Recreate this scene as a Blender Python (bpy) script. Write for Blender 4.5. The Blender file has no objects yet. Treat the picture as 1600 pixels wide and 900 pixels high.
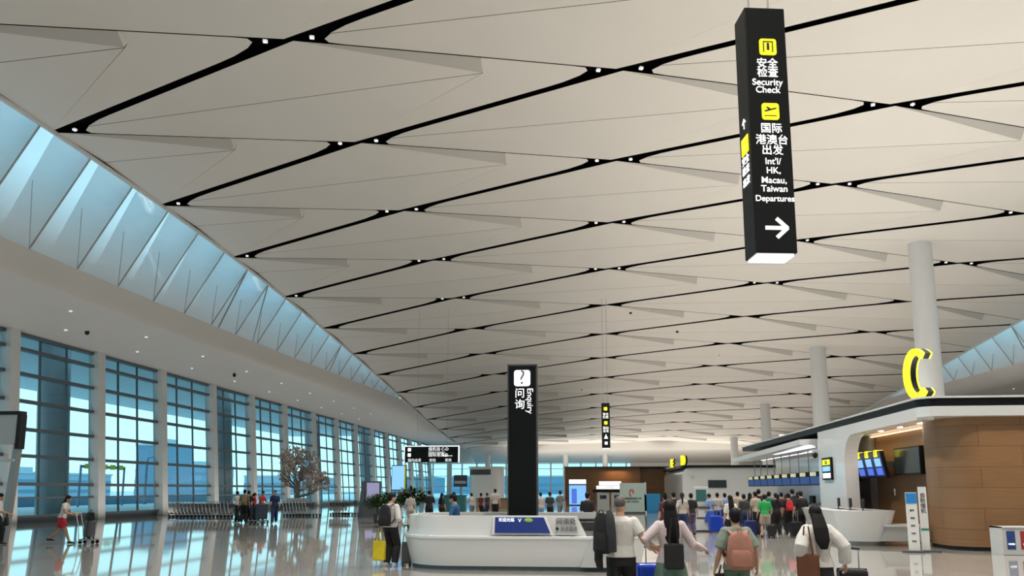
import bpy, bmesh, math, random
from mathutils import Vector, Matrix, Euler
R = math.radians
random.seed(7)
scene = bpy.context.scene
COL = scene.collection

# ---------------------------------------------------------------- camera, exposure, world
CF, CH, CVX, CPY, CC = 1200.0, 765.01, 924.28, 587.01, 1.8     # focal length in px, horizon row, vanishing column, optical row, eye height
PITCH = math.atan((CH-CPY)/CF); YAW = math.atan((CVX-800)*math.cos(PITCH)/CF)
cd = bpy.data.cameras.new('camera'); cam = bpy.data.objects.new('camera', cd); COL.objects.link(cam)
cam.location = (0, 0, CC); cam.rotation_euler = (math.pi/2+PITCH, 0, YAW)
cd.sensor_width = 36; cd.lens = 36*CF/1600; cd.shift_y = (CPY-450)/1600; cd.clip_end = 2000; cd.clip_start = .1
scene.camera = cam
vs = scene.view_settings
scene.display_settings.display_device = 'sRGB'
vs.view_transform = 'Standard'; vs.look = 'None'; vs.gamma = 1; vs.use_curve_mapping = False; vs.exposure = 0.0
scene.cycles.use_denoising = True; scene.cycles.max_bounces = 10; scene.cycles.diffuse_bounces = 5
scene.cycles.transparent_max_bounces = 12; scene.cycles.sample_clamp_indirect = 8
W = bpy.data.worlds.new('world'); scene.world = W; W.use_nodes = True
wn = W.node_tree.nodes; wl = W.node_tree.links
bg = wn['Background']; tc = wn.new('ShaderNodeTexCoord'); sx = wn.new('ShaderNodeSeparateXYZ'); cr = wn.new('ShaderNodeValToRGB')
wl.new(tc.outputs['Generated'], sx.inputs[0]); wl.new(sx.outputs['Z'], cr.inputs[0]); wl.new(cr.outputs[0], bg.inputs[0])
cr.color_ramp.elements[0].position = 0.0; cr.color_ramp.elements[0].color = (.62, .90, .96, 1)
cr.color_ramp.elements[1].position = .6; cr.color_ramp.elements[1].color = (.42, .72, .92, 1)
bg.inputs[1].default_value = 1.75

def area(name, loc, rot, sx_, sy_, power, color):
    l = bpy.data.lights.new(name, 'AREA'); l.shape = 'RECTANGLE'; l.size = sx_; l.size_y = sy_; l.energy = power; l.color = color
    o = bpy.data.objects.new(name, l); COL.objects.link(o); o.location = loc; o.rotation_euler = rot; return o
WARM = (1, .90, .79)
# the uplighters on the roofs of the check-in islands, throwing their light on the ceiling, plus a far-end fill
area('uplight_and_fill', (16, 52, 4.9), (math.pi, 0, 0), 30, 165, 9800, WARM)
area('uplight_and_fill', (8, 139, 5.2), (math.pi, 0, 0), 44, 8, 2600, WARM)  # added fill to lift the dark end soffit, no island roof stands here
# the ceiling spotlights' own light, falling on floor, desks and people
for sx_, sy_ in ((-10.6, 24.7), (1.4, 12.0), (1.4, 20.5), (1.4, 28.9), (13.4, 16.3), (13.4, 24.7), (25.4, 12), (25.4, 20.5), (-10.6, 41.4), (1.4, 37.2), (1.4, 54), (13.4, 33), (13.4, 50), (1.4, 76), (13.4, 70), (-10.6, 66), (1.4, 3.7), (13.4, 3.7), (-10.6, 8)):
    l = bpy.data.lights.new('spotlight_beam', 'SPOT'); l.energy = 4600; l.spot_size = R(120); l.spot_blend = 1; l.shadow_soft_size = .25; l.color = (1, .95, .88)
    o = bpy.data.objects.new('spotlight_beam', l); COL.objects.link(o); o.location = (sx_, sy_, 15.2 if sy_ < 60 else 11.5)
area('soffit_fill', (-28.6, 52, .12), (math.pi, 0, 0), 2.4, 170, 2600, (1, .93, .85))  # added fill lamp along the window wall, brightening the soffit above

# ---------------------------------------------------------------- materials
MATS = {}
def mat(name, color, rough=.5, metal=0, emit=None, es=1.0, spec=.5, noise=0, nscale=5, bump=0, bscale=30, coat=0):
    if name in MATS: return MATS[name]
    m = bpy.data.materials.new(name); m.use_nodes = True; nt = m.node_tree; b = nt.nodes['Principled BSDF']
    b.inputs['Base Color'].default_value = (*color, 1); b.inputs['Roughness'].default_value = rough; b.inputs['Metallic'].default_value = metal
    b.inputs['Specular IOR Level'].default_value = spec; b.inputs['Coat Weight'].default_value = coat
    if emit: b.inputs['Emission Color'].default_value = (*emit, 1); b.inputs['Emission Strength'].default_value = es
    t = nt.nodes.new('ShaderNodeTexCoord'); n = nt.nodes.new('ShaderNodeTexNoise'); n.inputs['Scale'].default_value = nscale
    nt.links.new(t.outputs['Object'], n.inputs['Vector'])
    if noise:
        mx = nt.nodes.new('ShaderNodeMix'); mx.data_type = 'RGBA'
        mx.inputs[6].default_value = (*[c*(1-noise) for c in color], 1); mx.inputs[7].default_value = (*[min(1, c*(1+noise)) for c in color], 1)
        nt.links.new(n.outputs[0], mx.inputs[0]); nt.links.new(mx.outputs[2], b.inputs['Base Color'])
    if bump:
        n2 = nt.nodes.new('ShaderNodeTexNoise'); n2.inputs['Scale'].default_value = bscale
        bp = nt.nodes.new('ShaderNodeBump'); bp.inputs['Strength'].default_value = bump; bp.inputs['Distance'].default_value = .02
        nt.links.new(t.outputs['Object'], n2.inputs['Vector']); nt.links.new(n2.outputs[0], bp.inputs['Height']); nt.links.new(bp.outputs[0], b.inputs['Normal'])
    MATS[name] = m; return m

def brick_floor():
    m = bpy.data.materials.new('polished_stone'); m.use_nodes = True; nt = m.node_tree; b = nt.nodes['Principled BSDF']
    t = nt.nodes.new('ShaderNodeTexCoord'); k = nt.nodes.new('ShaderNodeTexBrick'); k.offset = 0
    k.inputs['Scale'].default_value = 1; k.inputs['Brick Width'].default_value = 1.2; k.inputs['Row Height'].default_value = 1.2
    k.inputs['Mortar Size'].default_value = .006; k.inputs['Color1'].default_value = (.34, .325, .30, 1); k.inputs['Color2'].default_value = (.30, .29, .27, 1)
    k.inputs['Mortar'].default_value = (.16, .155, .15, 1)
    nt.links.new(t.outputs['Object'], k.inputs['Vector']); nt.links.new(k.outputs['Color'], b.inputs['Base Color'])
    n = nt.nodes.new('ShaderNodeTexNoise'); n.inputs['Scale'].default_value = .55; bp = nt.nodes.new('ShaderNodeBump')
    bp.inputs['Strength'].default_value = .05; bp.inputs['Distance'].default_value = .02
    nt.links.new(t.outputs['Object'], n.inputs['Vector']); nt.links.new(n.outputs[0], bp.inputs['Height']); nt.links.new(bp.outputs[0], b.inputs['Normal'])
    b.inputs['Roughness'].default_value = .045; b.inputs['IOR'].default_value = 1.55
    return m
def wood_mat():
    m = bpy.data.materials.new('wood_cladding'); m.use_nodes = True; nt = m.node_tree; b = nt.nodes['Principled BSDF']
    t = nt.nodes.new('ShaderNodeTexCoord'); sp = nt.nodes.new('ShaderNodeSeparateXYZ'); ad = nt.nodes.new('ShaderNodeMath'); ad.operation = 'ADD'
    cb = nt.nodes.new('ShaderNodeCombineXYZ'); nt.links.new(t.outputs['Object'], sp.inputs[0])
    nt.links.new(sp.outputs[0], ad.inputs[0]); nt.links.new(sp.outputs[1], ad.inputs[1]); nt.links.new(ad.outputs[0], cb.inputs[0]); nt.links.new(sp.outputs[2], cb.inputs[1])
    k = nt.nodes.new('ShaderNodeTexBrick'); k.inputs['Scale'].default_value = 1; k.inputs['Brick Width'].default_value = 2.4; k.inputs['Row Height'].default_value = .62
    k.inputs['Mortar Size'].default_value = .006; k.inputs['Color1'].default_value = (.34, .185, .085, 1); k.inputs['Color2'].default_value = (.31, .165, .075, 1)
    k.inputs['Mortar'].default_value = (.12, .06, .03, 1); nt.links.new(cb.outputs[0], k.inputs['Vector'])
    mp = nt.nodes.new('ShaderNodeMapping'); mp.inputs['Scale'].default_value = (1, 22, 1); nt.links.new(cb.outputs[0], mp.inputs[0])
    n = nt.nodes.new('ShaderNodeTexNoise'); n.inputs['Scale'].default_value = 1.3; n.inputs['Detail'].default_value = 5; nt.links.new(mp.outputs[0], n.inputs['Vector'])
    mx = nt.nodes.new('ShaderNodeMix'); mx.data_type = 'RGBA'; mx.blend_type = 'MULTIPLY'; mx.inputs[0].default_value = .45
    nt.links.new(k.outputs['Color'], mx.inputs[6]); nt.links.new(n.outputs[0], mx.inputs[7]); nt.links.new(mx.outputs[2], b.inputs['Base Color'])
    b.inputs['Roughness'].default_value = .38
    return m
def glass_mat(name, tint, gl=.12, diff=0, dcol=(1, 1, 1)):
    m = bpy.data.materials.new(name); m.use_nodes = True; nt = m.node_tree; nt.nodes.remove(nt.nodes['Principled BSDF']); out = nt.nodes['Material Output']
    tr = nt.nodes.new('ShaderNodeBsdfTransparent'); tr.inputs[0].default_value = (*tint, 1)
    g = nt.nodes.new('ShaderNodeBsdfGlossy'); g.inputs['Roughness'].default_value = .02; g.inputs[0].default_value = (.9, .95, 1, 1)
    lw = nt.nodes.new('ShaderNodeFresnel'); lw.inputs[0].default_value = 1.45; mx = nt.nodes.new('ShaderNodeMixShader')
    ml = nt.nodes.new('ShaderNodeMath'); ml.operation = 'MULTIPLY'; ml.inputs[1].default_value = gl/.12*.6
    nt.links.new(lw.outputs[0], ml.inputs[0]); nt.links.new(ml.outputs[0], mx.inputs[0])
    nt.links.new(tr.outputs[0], mx.inputs[1]); nt.links.new(g.outputs[0], mx.inputs[2]); last = mx
    if diff:
        tl = nt.nodes.new('ShaderNodeBsdfTranslucent'); tl.inputs[0].default_value = (*dcol, 1); m2 = nt.nodes.new('ShaderNodeMixShader'); m2.inputs[0].default_value = diff
        nt.links.new(mx.outputs[0], m2.inputs[1]); nt.links.new(tl.outputs[0], m2.inputs[2]); last = m2
    nt.links.new(last.outputs[0], out.inputs[0]); return m

M_PANEL = mat('ceiling_panel_white', (.70, .675, .63), .55, noise=.03, nscale=.4)
M_VOID = mat('void_black', (.006, .006, .007), .9, spec=.05)
M_WHITE = mat('white_gloss', (.78, .79, .79), .22, coat=.3)
M_WALL = mat('soffit_white', (.66, .645, .62), .5, noise=.03, nscale=.5)
M_METAL = mat('mullion_aluminium', (.62, .64, .64), .4, noise=.04)
M_DKMET = mat('transom_dark', (.10, .13, .15), .45, metal=.3)
M_BLACK = mat('sign_black', (.005, .007, .008), .4, spec=.25)
M_BLACKM = mat('matt_black', (.010, .010, .012), .7)
M_COLW = mat('column_white', (.66, .67, .67), .45, noise=.03)
M_BLUECOL = mat('steel_blue_column', (.27, .28, .31), .4, metal=.2)
M_FLOOR = brick_floor(); M_WOOD = wood_mat()
M_GLASS = glass_mat('cyan_tinted_glass', (.62, .89, .91))
M_SKYGL = glass_mat('skylight_glass', (.74, .84, .87), gl=.03, diff=.30, dcol=(.50, .64, .68))
def fade_down(m):   # light fading from the skylight's head to its foot, put into the glass colour
    nt = m.node_tree; out = nt.nodes['Material Output']; src = out.inputs[0].links[0].from_socket
    t = nt.nodes.new('ShaderNodeTexCoord'); sp = nt.nodes.new('ShaderNodeSeparateXYZ'); mr = nt.nodes.new('ShaderNodeMapRange')
    mr.inputs['From Min'].default_value = 15.7; mr.inputs['From Max'].default_value = 13.0; mr.inputs['To Min'].default_value = .05; mr.inputs['To Max'].default_value = .96
    nt.links.new(t.outputs['Object'], sp.inputs[0]); nt.links.new(sp.outputs[2], mr.inputs[0])
    d = nt.nodes.new('ShaderNodeBsdfDiffuse'); d.inputs[0].default_value = (.60, .63, .63, 1); tl = nt.nodes.new('ShaderNodeBsdfTranslucent'); tl.inputs[0].default_value = (.05, .07, .08, 1)
    ad = nt.nodes.new('ShaderNodeAddShader'); nt.links.new(d.outputs[0], ad.inputs[0]); nt.links.new(tl.outputs[0], ad.inputs[1])
    mx = nt.nodes.new('ShaderNodeMixShader'); nt.links.new(mr.outputs[0], mx.inputs[0]); nt.links.new(src, mx.inputs[1]); nt.links.new(ad.outputs[0], mx.inputs[2]); nt.links.new(mx.outputs[0], out.inputs[0])
fade_down(M_SKYGL)
M_ENDGL = glass_mat('end_wall_glass', (.52, .84, .90))
M_LIT = mat('lit_white', (.9, .9, .9), .4, emit=(1, 1, 1), es=1.3)
M_LITW = mat('lit_warm', (.9, .85, .8), .4, emit=(1, .66, .42), es=1.3)
M_YEL = mat('lit_yellow', (.9, .85, .02), .4, emit=(.95, .93, .02), es=.85)
M_YELP = mat('yellow_plate', (.85, .75, .02), .5)
M_LIGHT = mat('lamp_white', (1, 1, 1), .4, emit=(1, .97, .9), es=6)
M_SPOT = mat('spot_white', (.9, .9, .88), .4, emit=(1, 1, 1), es=.5)
M_GREY = mat('grey_metal', (.32, .33, .33), .4, metal=.4)
M_LGREY = mat('light_grey', (.55, .56, .56), .4)
M_DGREY = mat('dark_grey', (.07, .075, .08), .45)
M_CHROME = mat('chrome', (.6, .6, .6), .2, metal=1)
M_NAVY = mat('navy_print', (.012, .035, .22), .3)
M_SCR = mat('blue_screen', (.02, .05, .3), .3, emit=(.10, .22, .85), es=.8)
M_SCR2 = mat('pale_blue_screen', (.2, .4, .8), .3, emit=(.25, .55, .95), es=.9)
M_SCRV = mat('violet_screen', (.2, .2, .35), .3, emit=(.30, .30, .48), es=.7)
M_TXT = mat('lettering_white', (.9, .9, .9), .5, emit=(1, 1, 1), es=.9)
M_TXD = mat('lettering_black', (.02, .02, .02), .6)
M_OFF = mat('screen_off', (.035, .05, .055), .18)

# ---------------------------------------------------------------- mesh helpers
class MB:
    def __init__(s): s.v = []; s.f = []; s.mi = []; s.cur = 0
    def poly(s, pts):
        k = len(s.v); s.v += [tuple(p) for p in pts]; s.f.append(tuple(range(k, k+len(pts)))); s.mi.append(s.cur); return s
    def mesh(s, vs_, fs):
        k = len(s.v); s.v += [tuple(p) for p in vs_]
        for f in fs: s.f.append(tuple(i+k for i in f)); s.mi.append(s.cur)
        return s
    def hexa(s, p):   # 8 points: bottom 4 ccw, top 4 ccw
        return s.mesh(p, [(3, 2, 1, 0), (4, 5, 6, 7), (0, 1, 5, 4), (1, 2, 6, 5), (2, 3, 7, 6), (3, 0, 4, 7)])
    def box(s, x0, x1, y0, y1, z0, z1):
        return s.hexa([(x0, y0, z0), (x1, y0, z0), (x1, y1, z0), (x0, y1, z0), (x0, y0, z1), (x1, y0, z1), (x1, y1, z1), (x0, y1, z1)])
    def loft(s, pts, rad, seg=10, ref=None):
        pts = [Vector(p) for p in pts]; n = len(pts); rings = []
        for i, p in enumerate(pts):
            t = (pts[min(i+1, n-1)]-pts[max(i-1, 0)])
            t = t.normalized() if t.length > 1e-9 else Vector((0, 0, 1))
            r0 = Vector(ref) if ref else (Vector((1, 0, 0)) if abs(t.x) < .8 else Vector((0, 1, 0)))
            u = (r0-t*r0.dot(t)).normalized(); w = t.cross(u)
            r = rad[i]; ru, rw = (r if isinstance(r, (tuple, list)) else (r, r))
            rings.append([p+u*ru*math.cos(2*math.pi*k/seg)+w*rw*math.sin(2*math.pi*k/seg) for k in range(seg)])
        vs_ = [q for r in rings for q in r]; fs = []
        for i in range(n-1):
            for k in range(seg): fs.append((i*seg+k, i*seg+(k+1) % seg, (i+1)*seg+(k+1) % seg, (i+1)*seg+k))
        fs.append(tuple(reversed(range(seg)))); fs.append(tuple((n-1)*seg+k for k in range(seg)))
        return s.mesh(vs_, fs)
    def tube(s, a, b, r, seg=10, r2=None): return s.loft([a, b], [r, r2 if r2 is not None else r], seg)
    def ell(s, c, r, seg=12, rings=8, rot=None):
        vs_ = []; fs = []; c = Vector(c); m = rot or Matrix.Identity(3)
        for i in range(1, rings):
            th = math.pi*i/rings
            for k in range(seg):
                ph = 2*math.pi*k/seg
                vs_.append(c+m @ Vector((r[0]*math.sin(th)*math.cos(ph), r[1]*math.sin(th)*math.sin(ph), r[2]*math.cos(th))))
        t = len(vs_); vs_ += [c+m @ Vector((0, 0, r[2])), c-m @ Vector((0, 0, r[2]))]
        for i in range(rings-2):
            for k in range(seg): fs.append((i*seg+k, (i+1)*seg+k, (i+1)*seg+(k+1) % seg, i*seg+(k+1) % seg))
        for k in range(seg):
            fs.append((t, k, (k+1) % seg)); fs.append((t+1, (rings-2)*seg+(k+1) % seg, (rings-2)*seg+k))
        return s.mesh(vs_, fs)
    def prism(s, poly, z0, z1, holes=None):
        n = len(poly); vs_ = [(x, y, z0) for x, y in poly]+[(x, y, z1) for x, y in poly]
        return s.mesh(vs_, [tuple(reversed(range(n))), tuple(range(n, 2*n))]+[(i, (i+1) % n, n+(i+1) % n, n+i) for i in range(n)])
    def wallstrip(s, pin, pout, z0, z1, flare=None):   # a wall between two matching open plan lines
        n = len(pin)
        a0 = [(x, y, z0) for x, y in pout]; a1 = [(x, y, z1) for x, y in (flare or pout)]; b0 = [(x, y, z0) for x, y in pin]; b1 = [(x, y, z1) for x, y in pin]
        vs_ = a0+a1+b0+b1; fs = []
        for i in range(n-1):
            fs += [(i, i+1, n+i+1, n+i), (2*n+i+1, 2*n+i, 3*n+i, 3*n+i+1), (n+i, n+i+1, 3*n+i+1, 3*n+i), (2*n+i, 2*n+i+1, i+1, i)]
        fs += [(0, n, 3*n, 2*n), (n-1, 3*n-1, 4*n-1, 2*n-1)]
        return s.mesh(vs_, fs)
    def build(s, name, m, parent=None, smooth=False, bevel=0, loc=None, rz=0, angle=40):
        me = bpy.data.meshes.new(name); me.from_pydata(s.v, [], s.f); me.update()
        ms = m if isinstance(m, (list, tuple)) else [m]
        for q in ms: me.materials.append(q)
        if len(ms) > 1:
            for p, i in zip(me.polygons, s.mi): p.material_index = i
        o = bpy.data.objects.new(name, me); COL.objects.link(o)
        if parent: o.parent = parent
        if loc: o.location = loc
        o.rotation_euler.z = rz
        if smooth:
            me.shade_smooth()
            if angle: me.set_sharp_from_angle(angle=R(angle))
        if bevel:
            b = o.modifiers.new('bevel', 'BEVEL'); b.width = bevel; b.segments = 2; b.limit_method = 'ANGLE'
        return o
def tag(o, label, cat, group=None):
    o['label'] = label; o['category'] = cat
    if group: o['group'] = group
    return o
def thing(name, label, cat, loc=(0, 0, 0), rz=0, group=None):
    o = bpy.data.objects.new(name, None); COL.objects.link(o); o.location = loc; o.rotation_euler.z = rz; o.empty_display_size = .2
    return tag(o, label, cat, group)
def struct(o): o['kind'] = 'structure'; return o
def copy_tree(o, parent=None):
    c = o.copy(); COL.objects.link(c); c.parent = parent
    for ch in list(o.children): copy_tree(ch, c)
    return c
def font_mesh(cu, name):
    f = bpy.data.objects.new(name, cu); COL.objects.link(f); dg = bpy.context.evaluated_depsgraph_get()
    me = bpy.data.meshes.new_from_object(f.evaluated_get(dg)); bpy.data.objects.remove(f)
    o = bpy.data.objects.new(name, me); COL.objects.link(o); return o
def txt(s, size, loc, rot, m, parent=None, name='lettering', ext=.004, ax='CENTER', sp=1.0):
    cu = bpy.data.curves.new(name, 'FONT'); cu.body = s; cu.size = size; cu.align_x = ax; cu.align_y = 'CENTER'; cu.extrude = ext; cu.space_line = sp; cu.offset = size*.004
    cu.materials.append(m); o = font_mesh(cu, name); o.location = loc; o.rotation_euler = rot
    if parent: o.parent = parent
    return o
FRONT = (math.pi/2, 0, 0)
def ray(px, py):
    a = (px-800)/CF; b = (CPY-py)/CF
    yf = math.cos(PITCH)-b*math.sin(PITCH); z = math.sin(PITCH)+b*math.cos(PITCH)
    return a*math.cos(YAW)-yf*math.sin(YAW), a*math.sin(YAW)+yf*math.cos(YAW), z
def ground(px, py):
    x, y, z = ray(px, py); t = -CC/z; return (t*x, t*y, 0)

# ---------------------------------------------------------------- shell
def zc(X, Y):
    Y = max(6, min(Y, 143)); return 16.543+.028307*X-.0015414*X*X+.13148*Y-.002653*Y*Y+1.0058e-5*Y**3
XL, XR, YB, YE = -22.63, 35.4, -26.0, 143.0
mb = MB(); mb.box(-40, 46, YB-1, 152, -.3, 0); struct(mb.build('floor', M_FLOOR))

# ceiling: sawtooth rhombic panels, rounded at their sharp corners, black slots between
TX, TY, Y00 = 12.0, 4.1917, 28.86
def clipx(poly, x0, keep_gt):
    out = []
    for i in range(len(poly)):
        a, b = poly[i], poly[(i+1) % len(poly)]
        ia = a[0] >= x0 if keep_gt else a[0] <= x0; ib = b[0] >= x0 if keep_gt else b[0] <= x0
        if ia: out.append(a)
        if ia != ib:
            t = (x0-a[0])/(b[0]-a[0]); out.append(tuple(a[k]+t*(b[k]-a[k]) for k in range(3)))
    return out
cb = MB(); nodes = []
def put(poly):
    q = clipx(clipx(poly, XL, True), XR, False)
    if len(q) >= 3: cb.poly([tuple(p) for p in q][::-1])
for j in range(-1, 5):
    for m in range(-13, 28):
        if (j+m) % 2: continue
        def nd(a, b):
            x = XL+a*TX; y = Y00+b*TY; return Vector((x, y, zc(min(max(x, XL), XR+1.5), y)))
        L, N, S, Q = nd(j, m), nd(j+1, m-1), nd(j+1, m+1), nd(j+2, m)
        if L.y < YB+3: continue
        eA, eB = (N-L), (S-L); lA = eA.length
        def at(ln, fb, a, dz=0):      # point at fraction a along A and fb along B from L
            return L+eA*a+eB*fb+Vector((0, 0, dz))+ln*Vector((0, 0, 0))
        ga, gb = .195/ (8.0*.9), .035/8.0      # slot half-widths as fractions of the other side
        # in fractions: coordinate u along A, v along B. A-edges are v=0 and v=1 ; B-edges are u=0 and u=1
        def P(u, v, dz=0):
            base = (1-u)*(1-v)*L+u*(1-v)*N+(1-u)*v*S+u*v*Q
            return Vector((base.x, base.y, base.z+dz))
        # P tip: on near B edge (u=1) at v=.58, dropped
        vt = .56; tip = P(.945, vt+.05, -.38); tipu = P(1-gb, vt, .0)
        # left rounded corner points from B edge to A edge
        cl = [P(gb, .150), P(gb+.004, .105), P(.035, .072), P(.085, .048), P(.16, ga+.004), P(.22, ga)]
        c_l = P(.02, .10)
        cr_ = [P(1-gb, .85), P(1-gb-.004, .895), P(.965, .928), P(.915, .952), P(.84, 1-ga-.004), P(.78, 1-ga)]
        n_in = P(1-gb, ga*.6); s_in = P(gb, 1-ga*.6)
        put([cl[3], cl[4], cl[5], n_in, tip])            # near facet
        put([cl[0], cl[1], cl[2], cl[3]+Vector((0, .03, 0)), tip+Vector((0, .03, 0)), s_in])         # middle facet
        t2 = P(.905, vt+.085, .0)
        put([s_in, tip+Vector((.02, .03, 0)), t2, cr_[3], cr_[4], cr_[5]])
        put([tipu, cr_[0], cr_[1], cr_[2], cr_[3], t2]); put([tip, tipu, t2])
        cb.cur = 1; put([n_in, P(1-gb, .02, .0), tipu, tip]); cb.cur = 0          # riser, its weaker light put into a greyer colour
        nodes.append((L.copy(), j, m))
ceil = struct(cb.build('ceiling', [M_PANEL, mat('riser_shade_grey', (.50, .485, .45), .6)]))
bk = MB()
ys = [YB+i*3 for i in range(int((YE-YB)/3)+1)]+[YE]; xs = [XL+(XR-XL)*i/16 for i in range(17)]
for a in range(len(ys)-1):
    for b in range(16):
        q = [(xs[b], ys[a]), (xs[b+1], ys[a]), (xs[b+1], ys[a+1]), (xs[b], ys[a+1])]
        bk.poly([(x, y, zc(x, y)+.45) for x, y in q][::-1])
for a in range(len(ys)-1):
    for X in (XL+.08, XR-.08): bk.poly([(X, ys[a], zc(X, ys[a])+.03), (X, ys[a+1], zc(X, ys[a+1])+.03), (X, ys[a+1], zc(X, ys[a+1])+.5), (X, ys[a], zc(X, ys[a])+.5)])
struct(bk.build('ceiling_void', M_VOID))

# left side: clerestory, curved soffit, window wall (and the plain mirror of it on the right)
ZB = 12.65
def side(sgn, xe, xw, xlip, label):
    Ys = [YB+i*1.5 for i in range(int((150-YB)/1.5)+1)]+[150]
    curve = MB(); prof = []
    for y in Ys:
        ze = zc(XL if sgn < 0 else XR, y)
        zb = min(ZB, ze); xb = xe+sgn*.62*(ze-zb); k = min(1, max(0, (ze-11.2)/1.4)); zl = 11.35 if ze > 11.9 else max(10.3, ze-.5)
        p = [(xb, zb)]
        for t in (.25, .5, .75, 1):
            x = xb+(xlip-xb)*t; z = zb+(zl-zb)*(1-(1-t)**1.7); p.append((x, z))
        p += [(xlip+sgn*.25, zl-.03), (xw, 10.5)]
        prof.append([(x, y, z) for x, z in p])
    n = len(prof[0]); v = [q for r in prof for q in r]
    f = [((i*n+k), (i*n+k+1), ((i+1)*n+k+1), ((i+1)*n+k)) for i in range(len(prof)-1) for k in range(n-1)]
    curve.mesh(v, f); struct(curve.build('ceiling_soffit', M_WALL, smooth=True, angle=25))
    gl = MB(); rim = MB()
    for a in range(len(Ys)-1):
        e0, e1 = zc(XL if sgn < 0 else XR, Ys[a]), zc(XL if sgn < 0 else XR, Ys[a+1])
        if e1 > ZB+.05: gl.poly([(xe, Ys[a], e0), (xe, Ys[a+1], e1), (xe+sgn*.62*(e1-ZB), Ys[a+1], ZB), (xe+sgn*.62*(e0-ZB), Ys[a], ZB)])
        rim.hexa([(xe-.06, Ys[a], e0-.12), (xe+.06, Ys[a], e0-.12), (xe+.06, Ys[a+1], e1-.12), (xe-.06, Ys[a+1], e1-.12),
                  (xe-.06, Ys[a], e0+.5), (xe+.06, Ys[a], e0+.5), (xe+.06, Ys[a+1], e1+.5), (xe-.06, Ys[a+1], e1+.5)])
    w = struct(gl.build('window_skylight_'+label, M_SKYGL)); struct(rim.build('trim_ceiling_edge_'+label, M_METAL))
    bars = MB(); fins = MB()
    y = 14.9; k = 0
    while y < 92:
        ze = zc(XL if sgn < 0 else XR, y)
        if ze > ZB+.3:
            a = Vector((xe, y, ze)); b = Vector((xe+sgn*.62*(ze-ZB), y, ZB))
            bars.tube(a, b, .05, 6)
            o = Vector((sgn*1.9, .0, 1.2))
            fins.hexa([a+Vector((0, -.05, 0)), b+Vector((0, -.05, 0)), b+Vector((0, .05, 0)), a+Vector((0, .05, 0)),
                       a+o+Vector((0, -.05, 0)), b+o+Vector((0, -.05, -1.1)), b+o+Vector((0, .05, -1.1)), a+o+Vector((0, .05, 0))])
            if k in (10, 11, 16):
                c = Vector((xe+sgn*.62*(ze-ZB)*.98, y+(.9 if k != 11 else 2.6), ZB)); bars.tube(a, c, .06, 6)
            # the faint second diagonal of the glazing
            bars.tube(b, Vector((xe+sgn*.62*(ze-ZB)*.45, y-2.0, ze-(ze-ZB)*.45)), .015, 4)
        y += 3.28; k += 1
    struct(bars.build('trim_skylight_bars_'+label, M_GREY)); struct(fins.build('trim_skylight_fins_'+label, M_WALL))
side(-1, XL, -31.8, -25.6, 'left'); side(1, XR, 44.6, 38.4, 'right')
mb = MB(); mb.poly([(XL, YE, zc(XL, YE)), (XR, YE, zc(XR, YE)), (XR, 150, 6.9), (XL, 150, 6.9)])
mb.poly([(XL, YE, zc(0, YE)+.6), (XR, YE, zc(0, YE)+.6), (XR, YE, 9), (XL, YE, 9)])
mb.poly([(XL, 150, 6.9), (XR, 150, 6.9), (XR, 150, 14), (XL, 150, 14)]); mb.poly([(XL, 150, 6.9), (XL, 150, 11.8), (-32, 150, 11.8), (-32, 150, 6.9)])
mb.poly([(XR, 150, 6.9), (XR, 150, 11.8), (46, 150, 11.8), (46, 150, 6.9)])
struct(mb.build('ceiling_end_soffit', M_WALL))
mb = MB(); mb.box(44.6, 45, YB, 150, 0, 10.6); struct(mb.build('wall_right', M_WALL))
mb = MB(); mb.box(-32, 45, YB-.4, YB, 0, 20); struct(mb.build('wall_back', M_WALL))

# window wall on the left: white mullions leaning out, dark transoms, cyan glass, one window per bay
XW0, XW1 = -31.0, -31.85
def xw(z): return XW0+(XW1-XW0)*z/10.5
muly = [38.36-7.65*k for k in range(8, 0, -1)]+[38.36, 45.9, 53.2, 60.9, 68.4, 76.2, 84.6]+[84.6+7.9*k for k in range(1, 9)]
TRZ = [.35, 1.35, 2.1, 3.65, 5.12, 6.68, 8.2, 9.6]
for i, y in enumerate(muly):
    mb = MB(); w = .36
    mb.hexa([(XW0+.55, y-w, 0), (XW0+.55, y+w, 0), (XW0-.15, y+w, 0), (XW0-.15, y-w, 0), (XW1+.55, y-w, 10.62), (XW1+.55, y+w, 10.62), (XW1-.15, y+w, 10.62), (XW1-.15, y-w, 10.62)])
    struct(mb.build('trim_mullion', M_METAL, bevel=.03))
for i in range(len(muly)-1):
    y0, y1 = muly[i]+.36, muly[i+1]-.36
    fr = MB()
    for z in TRZ+[10.42]:
        d = .09 if z not in (1.35, .35) else .05
        fr.hexa([(xw(z)+.25, y0, z-d), (xw(z)+.25, y1, z-d), (xw(z)-.1, y1, z-d), (xw(z)-.1, y0, z-d), (xw(z)+.25, y0, z+d), (xw(z)+.25, y1, z+d), (xw(z)-.1, y1, z+d), (xw(z)-.1, y0, z+d)])
    for k in range(1, 3):
        y = y0+(y1-y0)*k/3
        fr.hexa([(XW0+.04, y-.035, 0), (XW0+.04, y+.035, 0), (XW0-.08, y+.035, 0), (XW0-.08, y-.035, 0), (XW1+.04, y-.035, 10.5), (XW1+.04, y+.035, 10.5), (XW1-.08, y+.035, 10.5), (XW1-.08, y-.035, 10.5)])
    fr.box(XW0-.1, XW0+.1, y0, y1, 0, .3)
    wnd = struct(fr.build('window_%d' % (i+1), M_DKMET))
    g = MB(); g.poly([(XW0, y0, 0), (XW0, y1, 0), (XW1, y1, 10.5), (XW1, y0, 10.5)]); g.build('pane', M_GLASS, wnd)
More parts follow.
